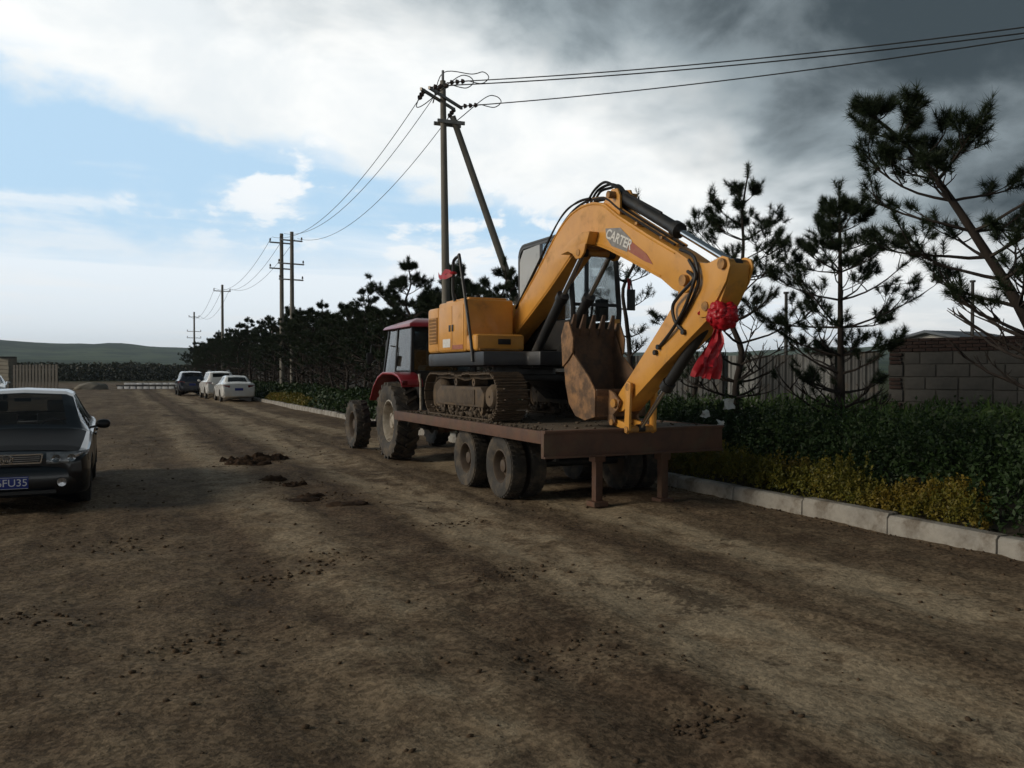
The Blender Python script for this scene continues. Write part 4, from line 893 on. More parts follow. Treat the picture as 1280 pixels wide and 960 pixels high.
for cx_ in (4.785, 6.555):
    m_ = MB(); ring = [tp(LT * k / 88)[0] for k in range(88)]
    rows = []
    for p in ring + [ring[0]]:
        c_ = Vector((0, min(max(p.y, ya), yb), zt)); d_ = (p - c_).normalized() if abs(p.y - c_.y) > .001 else Vector((0, 0, 1 if p.z > zt else -1))
        rows.append([(cx_ - .09, p.y, p.z), (cx_ + .09, p.y, p.z), (cx_ + .09, p.y - d_.y * .06, p.z - d_.z * .06), (cx_ - .09, p.y - d_.y * .06, p.z - d_.z * .06), (cx_ - .09, p.y, p.z)])
    m_.grid(rows); tk = m_.build('track', 'track', ex)
    for k in range(N_):
        p, a = tp(pitch * k); inst(shoe, 'track_shoe', tk, (cx_, p.y, p.z), (a, 0, 0))
    fo = cx_ - .16 if cx_ < XC else cx_ + .16
    m_ = MB(); m_.prism([(ya + .22, zt - .16), (yb - .2, zt - .16), (yb - .16, zt + .02), (yb - .35, zt + .13), (ya + .32, zt + .13), (ya + .18, zt + .02)], cx_ - .20, cx_ + .20); fm = m_.build('track_frame', 'track', ex, bevel=.025)
    m_ = MB(); m_.box(cx_ - .215, cx_ - .203, ya + .5, yb - .55, zt - .12, zt + .09); m_.build('frame_plate', 'mud', fm, bevel=.005)
    for yy_ in np.linspace(ya + .38, yb - .38, 6): MB().lathe([(-.17, .03), (-.17, .085), (-.11, .085), (-.1, .065), (.1, .065), (.11, .085), (.17, .085), (.17, .03)], (cx_, yy_, zt - rt + .115), 14).build('roller', 'track', fm)
    for yy_ in (ya + .8, yb - .75): MB().lathe([(-.1, .02), (-.1, .06), (.1, .06), (.1, .02)], (cx_, yy_, zt + rt - .115), 12).build('carrier_roller', 'track', fm)
    MB().lathe([(-.11, .03), (-.11, .20), (-.07, .235), (-.03, .25), (.03, .25), (.07, .235), (.11, .20), (.11, .03)], (cx_, yb, zt), 24).build('idler', 'track', ex)
    m_ = MB(); m_.lathe([(-.20, .02), (-.20, .13), (-.15, .17), (-.04, .18), (-.035, .225), (.035, .225), (.04, .18), (.12, .15), (.12, .02)], (cx_, ya, zt), 24)
    for k in range(17): a = 2 * math.pi * k / 17; m_.bar((cx_, ya + .22 * math.cos(a), zt + .22 * math.sin(a)), (cx_, ya + .262 * math.cos(a), zt + .262 * math.sin(a)), .05, .045, (1, 0, 0))
    m_.build('sprocket', 'track', ex)
    # caked mud in the lower run
    n = 260; g = np.random.default_rng(int(cx_ * 100)); s_ = .02 + .035 * g.uniform(0, 1, n) ** 2
    V = iv[None] * s_[:, None, None] * g.uniform(.6, 1.5, (n, len(iv), 1)) + np.stack([cx_ + g.uniform(-.23, .20, n), g.uniform(ya - .1, yb + .1, n), zt - rt + .02 + .10 * g.uniform(0, 1, n) ** 2], 1)[:, None] - np.array(ORG['excavator'])
    o = add_to(bpy.data.objects.new('caked_mud', raw_mesh('caked_mud', V.reshape(-1, 3), 3, (jf[None] + (np.arange(n) * len(iv))[:, None, None]).ravel(), M['mud'])), ex); o['kind'] = 'stuff'
m_ = MB(); m_.prism([(4.98, 1.2), (5.35, 1.52), (5.99, 1.52), (6.36, 1.2), (6.36, 1.38), (6.0, 1.62), (5.34, 1.62), (4.98, 1.38)], 11.0, 12.2, 'y'); m_.build('undercarriage', 'black', ex, bevel=.02)
MB().lathe([(1.60, .05), (1.60, .48), (1.73, .48), (1.73, .05)], (XC, 11.6, 0), 32, 'z').build('slew_ring', 'black', ex)
# platform (dark skirt), rounded at the tail
plan = [(4.66, 10.85), (5.30, 10.75), (5.35, 10.45), (6.0, 10.45), (6.05, 10.5), (6.70, 10.5), (6.70, 12.6)] + [(6.70, 13.08)] + arc((6.44, 13.08), .26, 20, 80, 3) + [(XC, 13.37)] + arc((4.92, 13.08), .26, 100, 160, 3) + [(4.66, 13.08), (4.66, 12.6)]
MB().prism(plan, 1.74, 1.945, 'z').build('platform', 'skirt', ex, bevel=.035)
# hood: engine cover and counterweight
cw = [(4.655, 12.66), (4.655, 13.10)] + arc((4.90, 13.08), .245, 165, 100, 4) + [(XC, 13.36)] + arc((6.44, 13.08), .245, 80, 15, 4) + [(6.685, 13.10), (6.685, 12.66)]
MB().prism(cw, 1.955, 2.68, 'z').build('counterweight', 'yellow', ex, bevel=.06, seg=3)
MB().prism([(4.655, 11.50), (5.44, 11.50), (5.44, 12.25), (6.685, 12.25), (6.685, 12.645), (4.655, 12.645)], 1.955, 2.735, 'z').build('engine_cover', 'yellow', ex, bevel=.05, seg=3)
MB().prism([(4.76, 11.62), (5.38, 11.62), (5.38, 12.58), (4.76, 12.58)], 2.738, 2.77, 'z').build('top_hatch', 'yellow', ex, bevel=.012)
for y0, y1 in ((11.56, 12.02), (12.04, 12.60)): MB().box(4.646, 4.653, y0, y1, 1.99, 2.66).build('side_door', 'yellow', ex, bevel=.003)
m_ = MB(); m_.box(4.646, 4.653, 12.70, 13.06, 2.10, 2.52); vp = m_.build('vent', 'rubber', ex)
m_ = MB()
for k in range(8): m_.bar((4.643, 12.70, 2.12 + .055 * k), (4.643, 13.06, 2.12 + .055 * k), .008, .017)
for k in range(7): m_.bar((4.6425, 12.71 + .0565 * k, 2.10), (4.6425, 12.71 + .0565 * k, 2.52), .016, .007, (1, 0, 0))
m_.build('grille_bar', 'yellow', vp, smooth=0)
MB().box(4.6415, 4.6455, 12.10, 12.42, 2.03, 2.16).build('decal', 'decal_white', ex); MB().box(4.6415, 4.6455, 11.58, 12.0, 1.995, 2.06).build('decal', 'decal_red', ex)
m_ = MB(); m_.box(4.66, 5.43, 11.10, 11.494, 1.955, 2.20); m_.build('toolbox', 'yellow', ex, bevel=.05, seg=3)
MB().box(5.0, 5.2, 11.084, 11.104, 2.05, 2.13).build('latch', 'black', ex, bevel=.006)
MB().box(4.70, 5.38, 11.078, 11.102, 1.965, 1.99).build('step_edge', 'yellow_worn', ex)
MB().tube(spline([(4.70, 12.0, 2.70), (4.67, 12.05, 2.86), (4.665, 12.02, 3.28), (4.66, 11.95, 3.36), (4.655, 11.78, 3.38), (4.65, 11.70, 3.30), (4.645, 11.30, 2.2), (4.645, 11.20, 1.80)], 5), .025, 8).build('handrail', 'black', ex)
MB().cyl((4.95, 11.75, 2.72), (4.95, 11.75, 2.81), .05).build('fuel_cap', 'black', ex)
# cab: rounded frame, panes, seat
X0, X1 = 5.86, 6.69
out_ = [(10.50, 2.00), (10.47, 2.55), (10.56, 3.25)] + arc((10.78, 3.44), .20, 165, 90, 4) + arc((12.0, 3.44), .20, 90, 0, 4) + [(12.2, 2.0)]
for x in (X0 + .03, X1 - .03): MB().tube([(x, a, b_) for a, b_ in out_], .038, 8, closed=True).build('cab_frame', 'black', ex)
for x in (X0 + .025, X1 - .025): MB().bar((x, 11.42, 1.98), (x, 11.42, 3.64), .05, .06, (0, 1, 0)).build('cab_pillar', 'black', ex)
rf = [(10.60, 3.40)] + arc((10.78, 3.46), .215, 165, 90, 4) + arc((12.0, 3.46), .215, 90, 10, 4) + [(12.19, 3.40), (12.14, 3.42)] + arc((12.0, 3.44), .16, 20, 90, 3) + arc((10.78, 3.44), .16, 90, 160, 3)
M['cabgrey'] = pm('cab_grey', (.075, .078, .08), (.06, .06, .06), 4, .5)
MB().prism(rf, X0 - .005, X1 + .005).build('cab_roof', 'cabgrey', ex)
for x in (X0 + .005, X1 - .005):
    pane('side_window', [(x, 11.46, 2.42), (x, 12.16, 2.42), (x, 12.16, 3.42), (x, 12.02, 3.58), (x, 11.46, 3.60)], 'glass_pale' if x < 6 else 'glass', ex)
    pane('front_side_window', [(x, 10.53, 2.42), (x, 11.38, 2.42), (x, 11.38, 3.60), (x, 10.78, 3.58), (x, 10.62, 3.42), (x, 10.55, 3.1)], 'glass', ex)
    pane('side_panel', [(x, 10.53, 1.98), (x, 12.16, 1.98), (x, 12.16, 2.40), (x, 10.50, 2.40)], 'black', ex, .03)
MB().bar((X0 + .04, 10.48, 2.62), (X1 - .04, 10.48, 2.62), .05, .045).build('front_bar', 'black', ex)
MB().bar((X0 + .04, 10.50, 2.02), (X1 - .04, 10.50, 2.02), .06, .06).build('front_sill', 'black', ex)
pane('windscreen', [(X0 + .06, 10.475, 2.66), (X1 - .06, 10.475, 2.66), (X1 - .06, 10.585, 3.42), (X0 + .06, 10.585, 3.42)], 'glass', ex)
pane('lower_windscreen', [(X0 + .06, 10.50, 2.06), (X1 - .06, 10.50, 2.06), (X1 - .06, 10.475, 2.58), (X0 + .06, 10.475, 2.58)], 'glass', ex)
pane('rear_window', [(X0 + .06, 12.2, 2.45), (X1 - .06, 12.2, 2.45), (X1 - .06, 12.2, 3.42), (X0 + .06, 12.2, 3.42)], 'glass', ex)
pane('rear_panel', [(X0 + .04, 12.2, 1.98), (X1 - .04, 12.2, 1.98), (X1 - .04, 12.2, 2.42), (X0 + .04, 12.2, 2.42)], 'black', ex, .03)
MB().box(X1 - .14, X1 - .03, 10.44, 10.47, 1.96, 2.42).build('corner_panel', 'yellow', ex, bevel=.01)
m_ = MB(); m_.box(6.03, 6.52, 11.35, 11.85, 2.15, 2.42); m_.box(6.05, 6.50, 11.78, 11.93, 2.42, 3.02); m_.box(6.15, 6.40, 11.80, 11.92, 3.04, 3.22); m_.build('seat', 'interior', ex, bevel=.05)
m_ = MB(); m_.box(5.92, 6.02, 11.1, 11.7, 2.0, 2.5); m_.box(6.54, 6.64, 11.1, 11.7, 2.0, 2.5); m_.cyl((5.97, 11.15, 2.5), (5.97, 11.1, 2.72), .018); m_.cyl((6.59, 11.15, 2.5), (6.59, 11.1, 2.72), .018); m_.box(6.40, 6.56, 10.60, 10.72, 2.4, 2.72); m_.build('console', 'plastic', ex, bevel=.01)
for z_ in (3.2,): MB().tube([(X1 - .02, 10.56, 3.0), (X1 + .14, 10.42, 3.0), (X1 + .15, 10.40, 2.85)], .012, 6).build('mirror_arm', 'black', ex)
MB().box(X1 + .06, X1 + .2, 10.39, 10.41, 2.55, 2.86).build('mirror', 'black', ex, bevel=.01)
MB().lathe([(0, .01), (0, .07), (.03, .07), (.06, .04), (.06, .01)], (6.1, 11.8, 3.665), 12, 'z').build('beacon', 'cabgrey', ex)
MB().tube([(5.95, 11.0, 3.66), (5.95, 11.0, 3.76)], .02, 6).build('horn', 'black', ex)
# boom
up = [(12.0, 2.22), (11.72, 2.46), (11.45, 2.74), (10.88, 3.14), (10.42, 3.50), (10.18, 3.66), (9.92, 3.78), (9.62, 3.84), (9.32, 3.83), (9.05, 3.76), (8.72, 3.56), (8.08, 3.23), (7.56, 2.98), (7.34, 2.86)]
tipc = arc((7.36, 2.665), .155, 75, -75, 5)
lo = [(7.60, 2.555), (7.82, 2.69), (8.36, 2.92), (8.95, 3.16), (9.20, 3.245), (9.42, 3.27), (9.64, 3.255), (9.86, 3.19), (10.10, 3.05), (10.52, 2.80), (11.04, 2.52), (11.66, 2.20), (11.86, 2.08)]
tipc = [(7.22, 2.78), (7.19, 2.66), (7.24, 2.55), (7.36, 2.50), (7.48, 2.51)]
bm_ = MB().prism(up + tipc + lo + [(12.02, 2.07)], XC - .145, XC + .145).build('boom', 'yellow', ex, bevel=.016)
for s_ in (-1, 1):
    x = XC + s_ * .149
    MB().prism([(9.16, 3.42), (9.24, 3.27), (9.92, 3.22), (9.7, 3.36), (9.4, 3.44)], *sorted((x, x + s_ * .135))).build('cylinder_bracket', 'yellow', bm_, bevel=.01)
    MB().prism([(9.25, 3.30), (9.30, 3.17), (9.38, 3.11), (9.50, 3.11), (9.60, 3.19), (9.78, 3.26)], *sorted((x + s_ * .108, x + s_ * .137))).build('bracket_cheek', 'yellow', bm_, bevel=.006)
    x = XC + s_ * .075
    MB().prism([(9.16, 3.76), (8.92, 3.92), (8.80, 3.90), (8.74, 3.80), (8.74, 3.55)], *sorted((x, x + s_ * .03))).build('cylinder_lug', 'yellow', bm_, bevel=.005)
for (yy_, zz_, r_) in ((7.36, 2.63, .062), (9.44, 3.19, .045), (8.86, 3.83, .045), (11.95, 2.16, .07)):
    MB().cyl((XC - (.295 if zz_ == 3.19 else .20), yy_, zz_), (XC + (.295 if zz_ == 3.19 else .20), yy_, zz_), r_, 16).build('pin', 'yellow_worn', bm_)
xl = XC - .1485
MB().prism([(8.995, 3.437), (8.66, 3.395), (8.44, 3.24), (8.51, 3.085), (8.85, 3.20), (8.98, 3.32)], xl - .002, xl + .001).build('badge', 'decal_grey', bm_, smooth=0)
MB().prism([(8.44, 3.21), (8.10, 3.01), (7.97, 2.87), (8.14, 2.93), (8.50, 3.095)], xl - .002, xl + .001).build('badge', 'decal_red', bm_, smooth=0)
tm = text_mesh('CARTER', .165, .001, .2, .004); tm.materials.append(M['decal_white'])
th = math.atan2(3.35 - 3.16, 8.93 - 8.47); c_, s_ = math.cos(th), math.sin(th)
o = add_to(bpy.data.objects.new('lettering', tm), bm_)
mw = Matrix(((0, 0, -1, xl - .004), (-c_, -s_, 0, 8.70), (-s_, c_, 0, 3.262), (0, 0, 0, 1))); o.matrix_basis = Matrix.Translation(-ORG['excavator']) @ mw
for s_ in (-1, 1):
    MB().tube(spline([(XC + s_ * .146, a, b_ + .035) for a, b_ in lo[1:12]], 3), .011, 6).build('weld_seam', 'yellow', bm_)
    MB().tube(spline([(XC + s_ * .146, a, b_ - .035) for a, b_ in up[2:13]], 3), .010, 6).build('weld_seam', 'yellow', bm_)
for y_, z_ in ((12.0, 2.32), (12.12, 2.32)): MB().box(4.634, 4.648, y_ - .03, y_ + .03, z_ - .05, z_ + .05).build('door_latch', 'black', ex, bevel=.004)
# pipes and hoses along the boom
for k, dx in enumerate((-.10, -.06, .02, .06)):
    q = [(XC + dx, a + .0, b_ + .035 + .02 * (k % 2)) for a, b_ in up[1:9]] + [(XC + dx, 9.05, 3.82), (XC + dx, 8.72, 3.62), (XC + dx, 8.08, 3.285), (XC + dx, 7.62, 3.05)]
    MB().tube(spline(q, 4), .015, 6).build('pipe', 'rubber' if k % 2 == 0 else 'yellow_worn', bm_)
for k, dx in enumerate((-.14, -.12)):
    q = [(XC + dx - .01, 11.6, 2.62), (XC + dx, 10.9, 3.2), (XC + dx, 10.40, 3.62 + .03 * k), (XC + dx, 10.06, 3.82 + .03 * k), (XC + dx, 9.7, 3.90), (XC + dx, 9.4, 3.89)]
    MB().tube(spline(q, 5), .013, 6).build('hose', 'rubber', bm_)
for k, dx in enumerate((-.05, .0, .05)):
    MB().tube(spline([(XC + dx, 9.62, 3.87), (XC + dx, 9.45, 4.0), (XC + dx, 9.2, 4.06 - .03 * k), (XC + dx, 9.0, 3.99), (XC + dx * .6, 8.82, 3.86)], 5), .018, 6).build('hose', 'rubber', bm_)
for yy_, zz_ in ((8.35, 3.40), (7.85, 3.16), (10.9, 3.2)): MB().bar((XC - .13, yy_, zz_), (XC + .10, yy_, zz_), .05, .03).build('pipe_clamp', 'yellow_worn', bm_)
# arm
armo = [(7.30, 2.83), (7.05, 2.78), (6.84, 2.79), (6.72, 2.79), (6.665, 2.73), (6.70, 2.56), (6.82, 2.35), (6.98, 2.22), (7.12, 2.13), (7.80, 1.72), (8.40, 1.33), (8.62, 1.18), (8.72, 1.16), (8.79, 1.22), (8.79, 1.30), (8.70, 1.41), (8.30, 1.76), (7.76, 2.25), (7.55, 2.46), (7.46, 2.66), (7.42, 2.80)]
am = MB().prism(armo, XC - .128, XC + .128).build('arm', 'yellow', ex, bevel=.014)
for s_ in (-1, 1):
    x = XC + s_ * .132
    MB().prism([(6.94, 2.78), (6.76, 2.82), (6.67, 2.79), (6.64, 2.71), (6.70, 2.56), (6.88, 2.34), (7.02, 2.22), (7.12, 2.22), (7.1, 2.4), (6.99, 2.62)], *sorted((x, x + s_ * .022))).build('side_plate', 'yellow', am, bevel=.005)
for (yy_, zz_, r_, hw) in ((6.74, 2.735, .055, .19), (7.02, 2.33, .05, .17), (8.42, 1.47, .045, .20), (8.71, 1.27, .055, .22)):
    MB().cyl((XC - hw, yy_, zz_), (XC + hw, yy_, zz_), r_, 14).build('pin', 'yellow_worn', am)
for q in ([(5.50, 7.28, 2.84), (5.47, 7.13, 2.68), (5.46, 7.17, 2.54), (5.48, 7.33, 2.33), (5.50, 7.56, 2.12), (5.53, 7.86, 1.93)], [(5.50, 7.30, 2.72), (5.46, 7.15, 2.62), (5.48, 7.42, 2.47), (5.49, 7.55, 2.36), (5.50, 7.52, 2.2), (5.53, 7.40, 2.08)], [(5.55, 7.5, 2.98), (5.52, 7.22, 2.86), (5.50, 7.12, 2.6), (5.52, 7.26, 2.4), (5.53, 7.5, 2.16)]):
    MB().tube(spline(q, 6), .019, 7).build('hose', 'rubber', am)
for yy_, zz_ in ((7.86, 1.93), (7.92, 1.87), (7.40, 2.08)): MB().cyl((5.50, yy_, zz_), (5.55, yy_, zz_), .03, 8).build('fitting', 'black', am)
def ram(name, a, b, f, rb, rr, parent=ex, x=XC):
    a = Vector((x, *a)); b = Vector((x, *b)); m = a.lerp(b, f); d = (b - a).normalized()
    o_ = MB().tube([a, m - d * .10, m - d * .10, m], [rb, rb, rb * 1.28, rb * 1.28], 16).build(name, 'black', parent)
    MB().tube([m - d * .01, b], rr, 12).build('rod', 'chrome', o_)
    MB().cyl(b - Vector((.045, 0, 0)), b + Vector((.045, 0, 0)), rr * 1.7, 12).build('eye', 'black', o_); MB().cyl(a - Vector((.06, 0, 0)), a + Vector((.06, 0, 0)), rb * 1.0, 12).build('eye', 'black', o_)
    return o_
ac_ = ram('arm_cylinder', (8.86, 3.83), (6.74, 2.735), .56, .072, .038)
MB().tube([(XC - .07, 8.7, 3.84), (XC - .08, 7.9, 3.45)], .014, 6).build('pipe', 'rubber', ac_)
ram('bucket_cylinder', (7.02, 2.33), (8.44, .975), .64, .062, .03)
for x in (XC - .205, XC + .205): ram('boom_cylinder', (10.95, 1.80), (9.44, 3.19), .64, .068, .034, ex, x)
MB().prism([(10.75, 1.70), (11.25, 1.70), (11.2, 1.92), (10.98, 1.95), (10.82, 1.88)], XC - .29, XC + .29).build('boom_foot_bracket', 'black', ex, bevel=.01)
for s_ in (-1, 1): MB().prism([(11.3, 1.93), (12.15, 1.93), (12.1, 2.25), (11.9, 2.3), (11.7, 2.2)], *sorted((XC + s_ * .16, XC + s_ * .21))).build('boom_mount', 'black', ex, bevel=.008)
# bucket
so = [(8.87, 1.42), (8.88, 1.10), (9.12, 1.045), (9.36, 1.09), (9.53, 1.24), (9.62, 1.48), (9.66, 1.75), (9.66, 2.02), (9.60, 2.22)]
si = [(8.90, 1.42), (8.91, 1.125), (9.12, 1.07), (9.345, 1.112), (9.505, 1.255), (9.595, 1.485), (9.632, 1.75), (9.632, 2.02), (9.575, 2.22)]
bw = .35
bk = MB().prism(so + si[::-1], XC - bw, XC + bw).build('bucket', 'bucket', ex, bevel=.004)
side = so + [(9.42, 1.88), (9.20, 1.72), (9.02, 1.58)]
for s_ in (-1, 1):
    x = XC + s_ * (bw + .002)
    MB().prism(side, *sorted((x, x + s_ * .02))).build('side_plate', 'bucket', bk, bevel=.003)
    MB().prism([(9.40, 1.90), (9.38, 2.08), (9.50, 2.30), (9.60, 2.30), (9.70, 2.12), (9.66, 1.72), (9.52, 1.80)], *sorted((x + s_ * .022, x + s_ * .044))).build('side_cutter', 'bucket', bk, bevel=.004)
    x = XC + s_ * .155
    MB().prism([(8.90, 1.44), (8.76, 1.40), (8.62, 1.30), (8.66, 1.20), (8.76, 1.13), (8.72, 1.05), (8.76, .995), (8.84, .995), (8.90, 1.08)], *sorted((x, x + s_ * .03))).build('ear', 'bucket', bk, bevel=.006)
li = [(a - (.006 if a > 9.3 else 0) + (.006 if a < 9 else 0), b_ + (.006 if b_ < 1.2 else 0)) for a, b_ in si]; lj = [(a - (.008 if a > 9.3 else 0) + (.008 if a < 9 else 0), b_ + (.008 if b_ < 1.2 else 0)) for a, b_ in li]
MB().prism(li + lj[::-1], XC - bw + .003, XC + bw - .003).build('liner', 'bucket_in', bk)
for s_ in (-1, 1): x = XC + s_ * (bw - .002); MB().prism(lj + [(9.40, 1.87), (9.20, 1.71), (9.02, 1.575)], *sorted((x, x - s_ * .006))).build('side_liner', 'bucket_in', bk)
MB().box(XC - bw, XC + bw, 8.862, 8.885, 1.36, 1.44).build('lip_bar', 'bucket_in', bk, bevel=.004)
for k in range(5):
    x = XC - bw + .06 + k * (2 * bw - .12) / 4
    m_ = MB(); m_.add([(x - .045, 9.57, 2.12), (x + .045, 9.57, 2.12), (x + .045, 9.66, 2.12), (x - .045, 9.66, 2.12), (x - .022, 9.50, 2.40), (x + .022, 9.50, 2.40), (x + .022, 9.52, 2.40), (x - .022, 9.52, 2.40)], [(3, 2, 1, 0), (4, 5, 6, 7), (0, 1, 5, 4), (1, 2, 6, 5), (2, 3, 7, 6), (3, 0, 4, 7)])
    m_.build('tooth', 'bucket_in', bk, bevel=.006)
for s_ in (-1, 1):
    x = XC + s_ * .162
    MB().prism([(8.36, 1.52), (8.44, 1.54), (8.49, 1.47), (8.47, 1.28), (8.49, 1.05), (8.50, .95), (8.44, .91), (8.39, .96), (8.38, 1.2), (8.36, 1.42)], *sorted((x, x + s_ * .035))).build('guide_link', 'yellow', ex, bevel=.008)
    x = XC + s_ * .10
    MB().prism([(8.40, .99), (8.46, 1.02), (8.76, 1.07), (8.82, 1.04), (8.80, .99), (8.44, .935)], *sorted((x, x + s_ * .04))).build('bucket_link', 'yellow', ex, bevel=.008)
MB().cyl((XC - .21, 8.44, .965), (XC + .21, 8.44, .965), .042, 14).build('pin', 'yellow_worn', ex)
MB().cyl((XC - .20, 8.78, 1.035), (XC + .20, 8.78, 1.035), .036, 14).build('pin', 'yellow_worn', ex)

# ================================================================== RED SATIN
def rosette(name, label, c, r_, npet, seed, parts=True):
    rn = random.Random(seed); root = thing(name, label, 'ribbon', c); c = Vector(c)
    for k in range(npet):
        u = rn.uniform(-1, 1); a = 2.399 * k; s_ = math.sqrt(1 - u * u * .75); d = Vector((s_ * math.cos(a), s_ * math.sin(a), u * .87)).normalized()
        sd_ = d.cross(Vector((rn.uniform(-1, 1), rn.uniform(-1, 1), rn.uniform(-1, 1)))).normalized(); up_ = sd_.cross(d)
        L = r_ * rn.uniform(.80, 1.05); w_ = r_ * rn.uniform(.26, .42); rows = []
        for i in range(13):
            f = i / 12 * 2 * math.pi; cc = c + d * (L * .5 * (1 - math.cos(f))) + up_ * (L * .36 * math.sin(f))
            ww = w_ * (.25 + .75 * math.sin(f / 2) ** .6)
            rows.append([cc + sd_ * ww * q + d * (-.10 * L * q * q + .06 * L * math.sin(q * 6 + k)) + up_ * (.05 * L * math.sin(q * 7 + 2 * k)) for q in (-1, -.6, -.2, .2, .6, 1)])
        MB().grid(rows).build('loop', 'ribbon', root, smooth=70, recalc=False)
    return root
bow = rosette('red_bow', 'large red satin bow with hanging tails tied to the excavator arm', (5.60, 6.84, 2.23), .165, 60, 5)
MB().tube(spline([(5.62, 6.84, 2.25), (5.56, 7.0, 2.32), (5.53, 7.15, 2.26)], 4), .02, 6).build('knot_band', 'ribbon', bow)
for k, (dx, dy, L) in enumerate(((-.02, .03, .52), (-.13, .08, .50), (-.07, -.02, .40))):
    rows = []
    for i in range(15):
        f = i / 14; cx_ = 5.56 + dx * f - .05 * f; cy_ = 6.86 + dy * f + .02 * math.sin(f * 7 + k); z_ = 2.10 - L * f; w_ = .025 + .055 * min(1, f * 1.6)
        rows.append([(cx_ + w_ * q + .0, cy_ - .35 * w_ * q + .022 * math.sin(q * 5 + f * 6 + k * 2), z_ + .01 * math.sin(q * 6 + k)) for q in (-1, -.6, -.2, .2, .6, 1)])
    MB().grid(rows).build('tail', 'ribbon', bow, smooth=70, recalc=False)
rb = thing('red_ribbon', 'red ribbon knotted round the black handrail on the engine hood', 'ribbon', (4.66, 12.0, 3.15))
m_ = MB(); m_.tube([(4.665 + .035 * math.cos(a * .63), 12.02 + .035 * math.sin(a * .63), 3.16) for a in range(10)], .022, 6, closed=True); m_.build('knot', 'ribbon', rb)
for k, q in enumerate(([(4.63, 12.04, 3.17), (4.60, 12.2, 3.20), (4.58, 12.34, 3.12), (4.57, 12.42, 3.18)], [(4.64, 12.0, 3.15), (4.58, 12.12, 3.11), (4.57, 12.26, 3.13)])):
    MB().grid([[p + Vector((0, 0, w_)) for w_ in (-.035, 0, .035)] for p in spline(q, 4)]).build('tail', 'ribbon', rb, smooth=70, recalc=False)
rb = thing('red_ribbon', 'short red ribbon hanging from the cab mirror arm', 'ribbon', (6.80, 10.44, 3.0))
MB().grid([[Vector((6.80 + .03 * q, 10.43 + .01 * math.sin(q * 3 + i), 3.02 - .05 * i)) for q in (-1, 0, 1)] for i in range(8)]).build('tail', 'ribbon', rb, smooth=70, recalc=False)

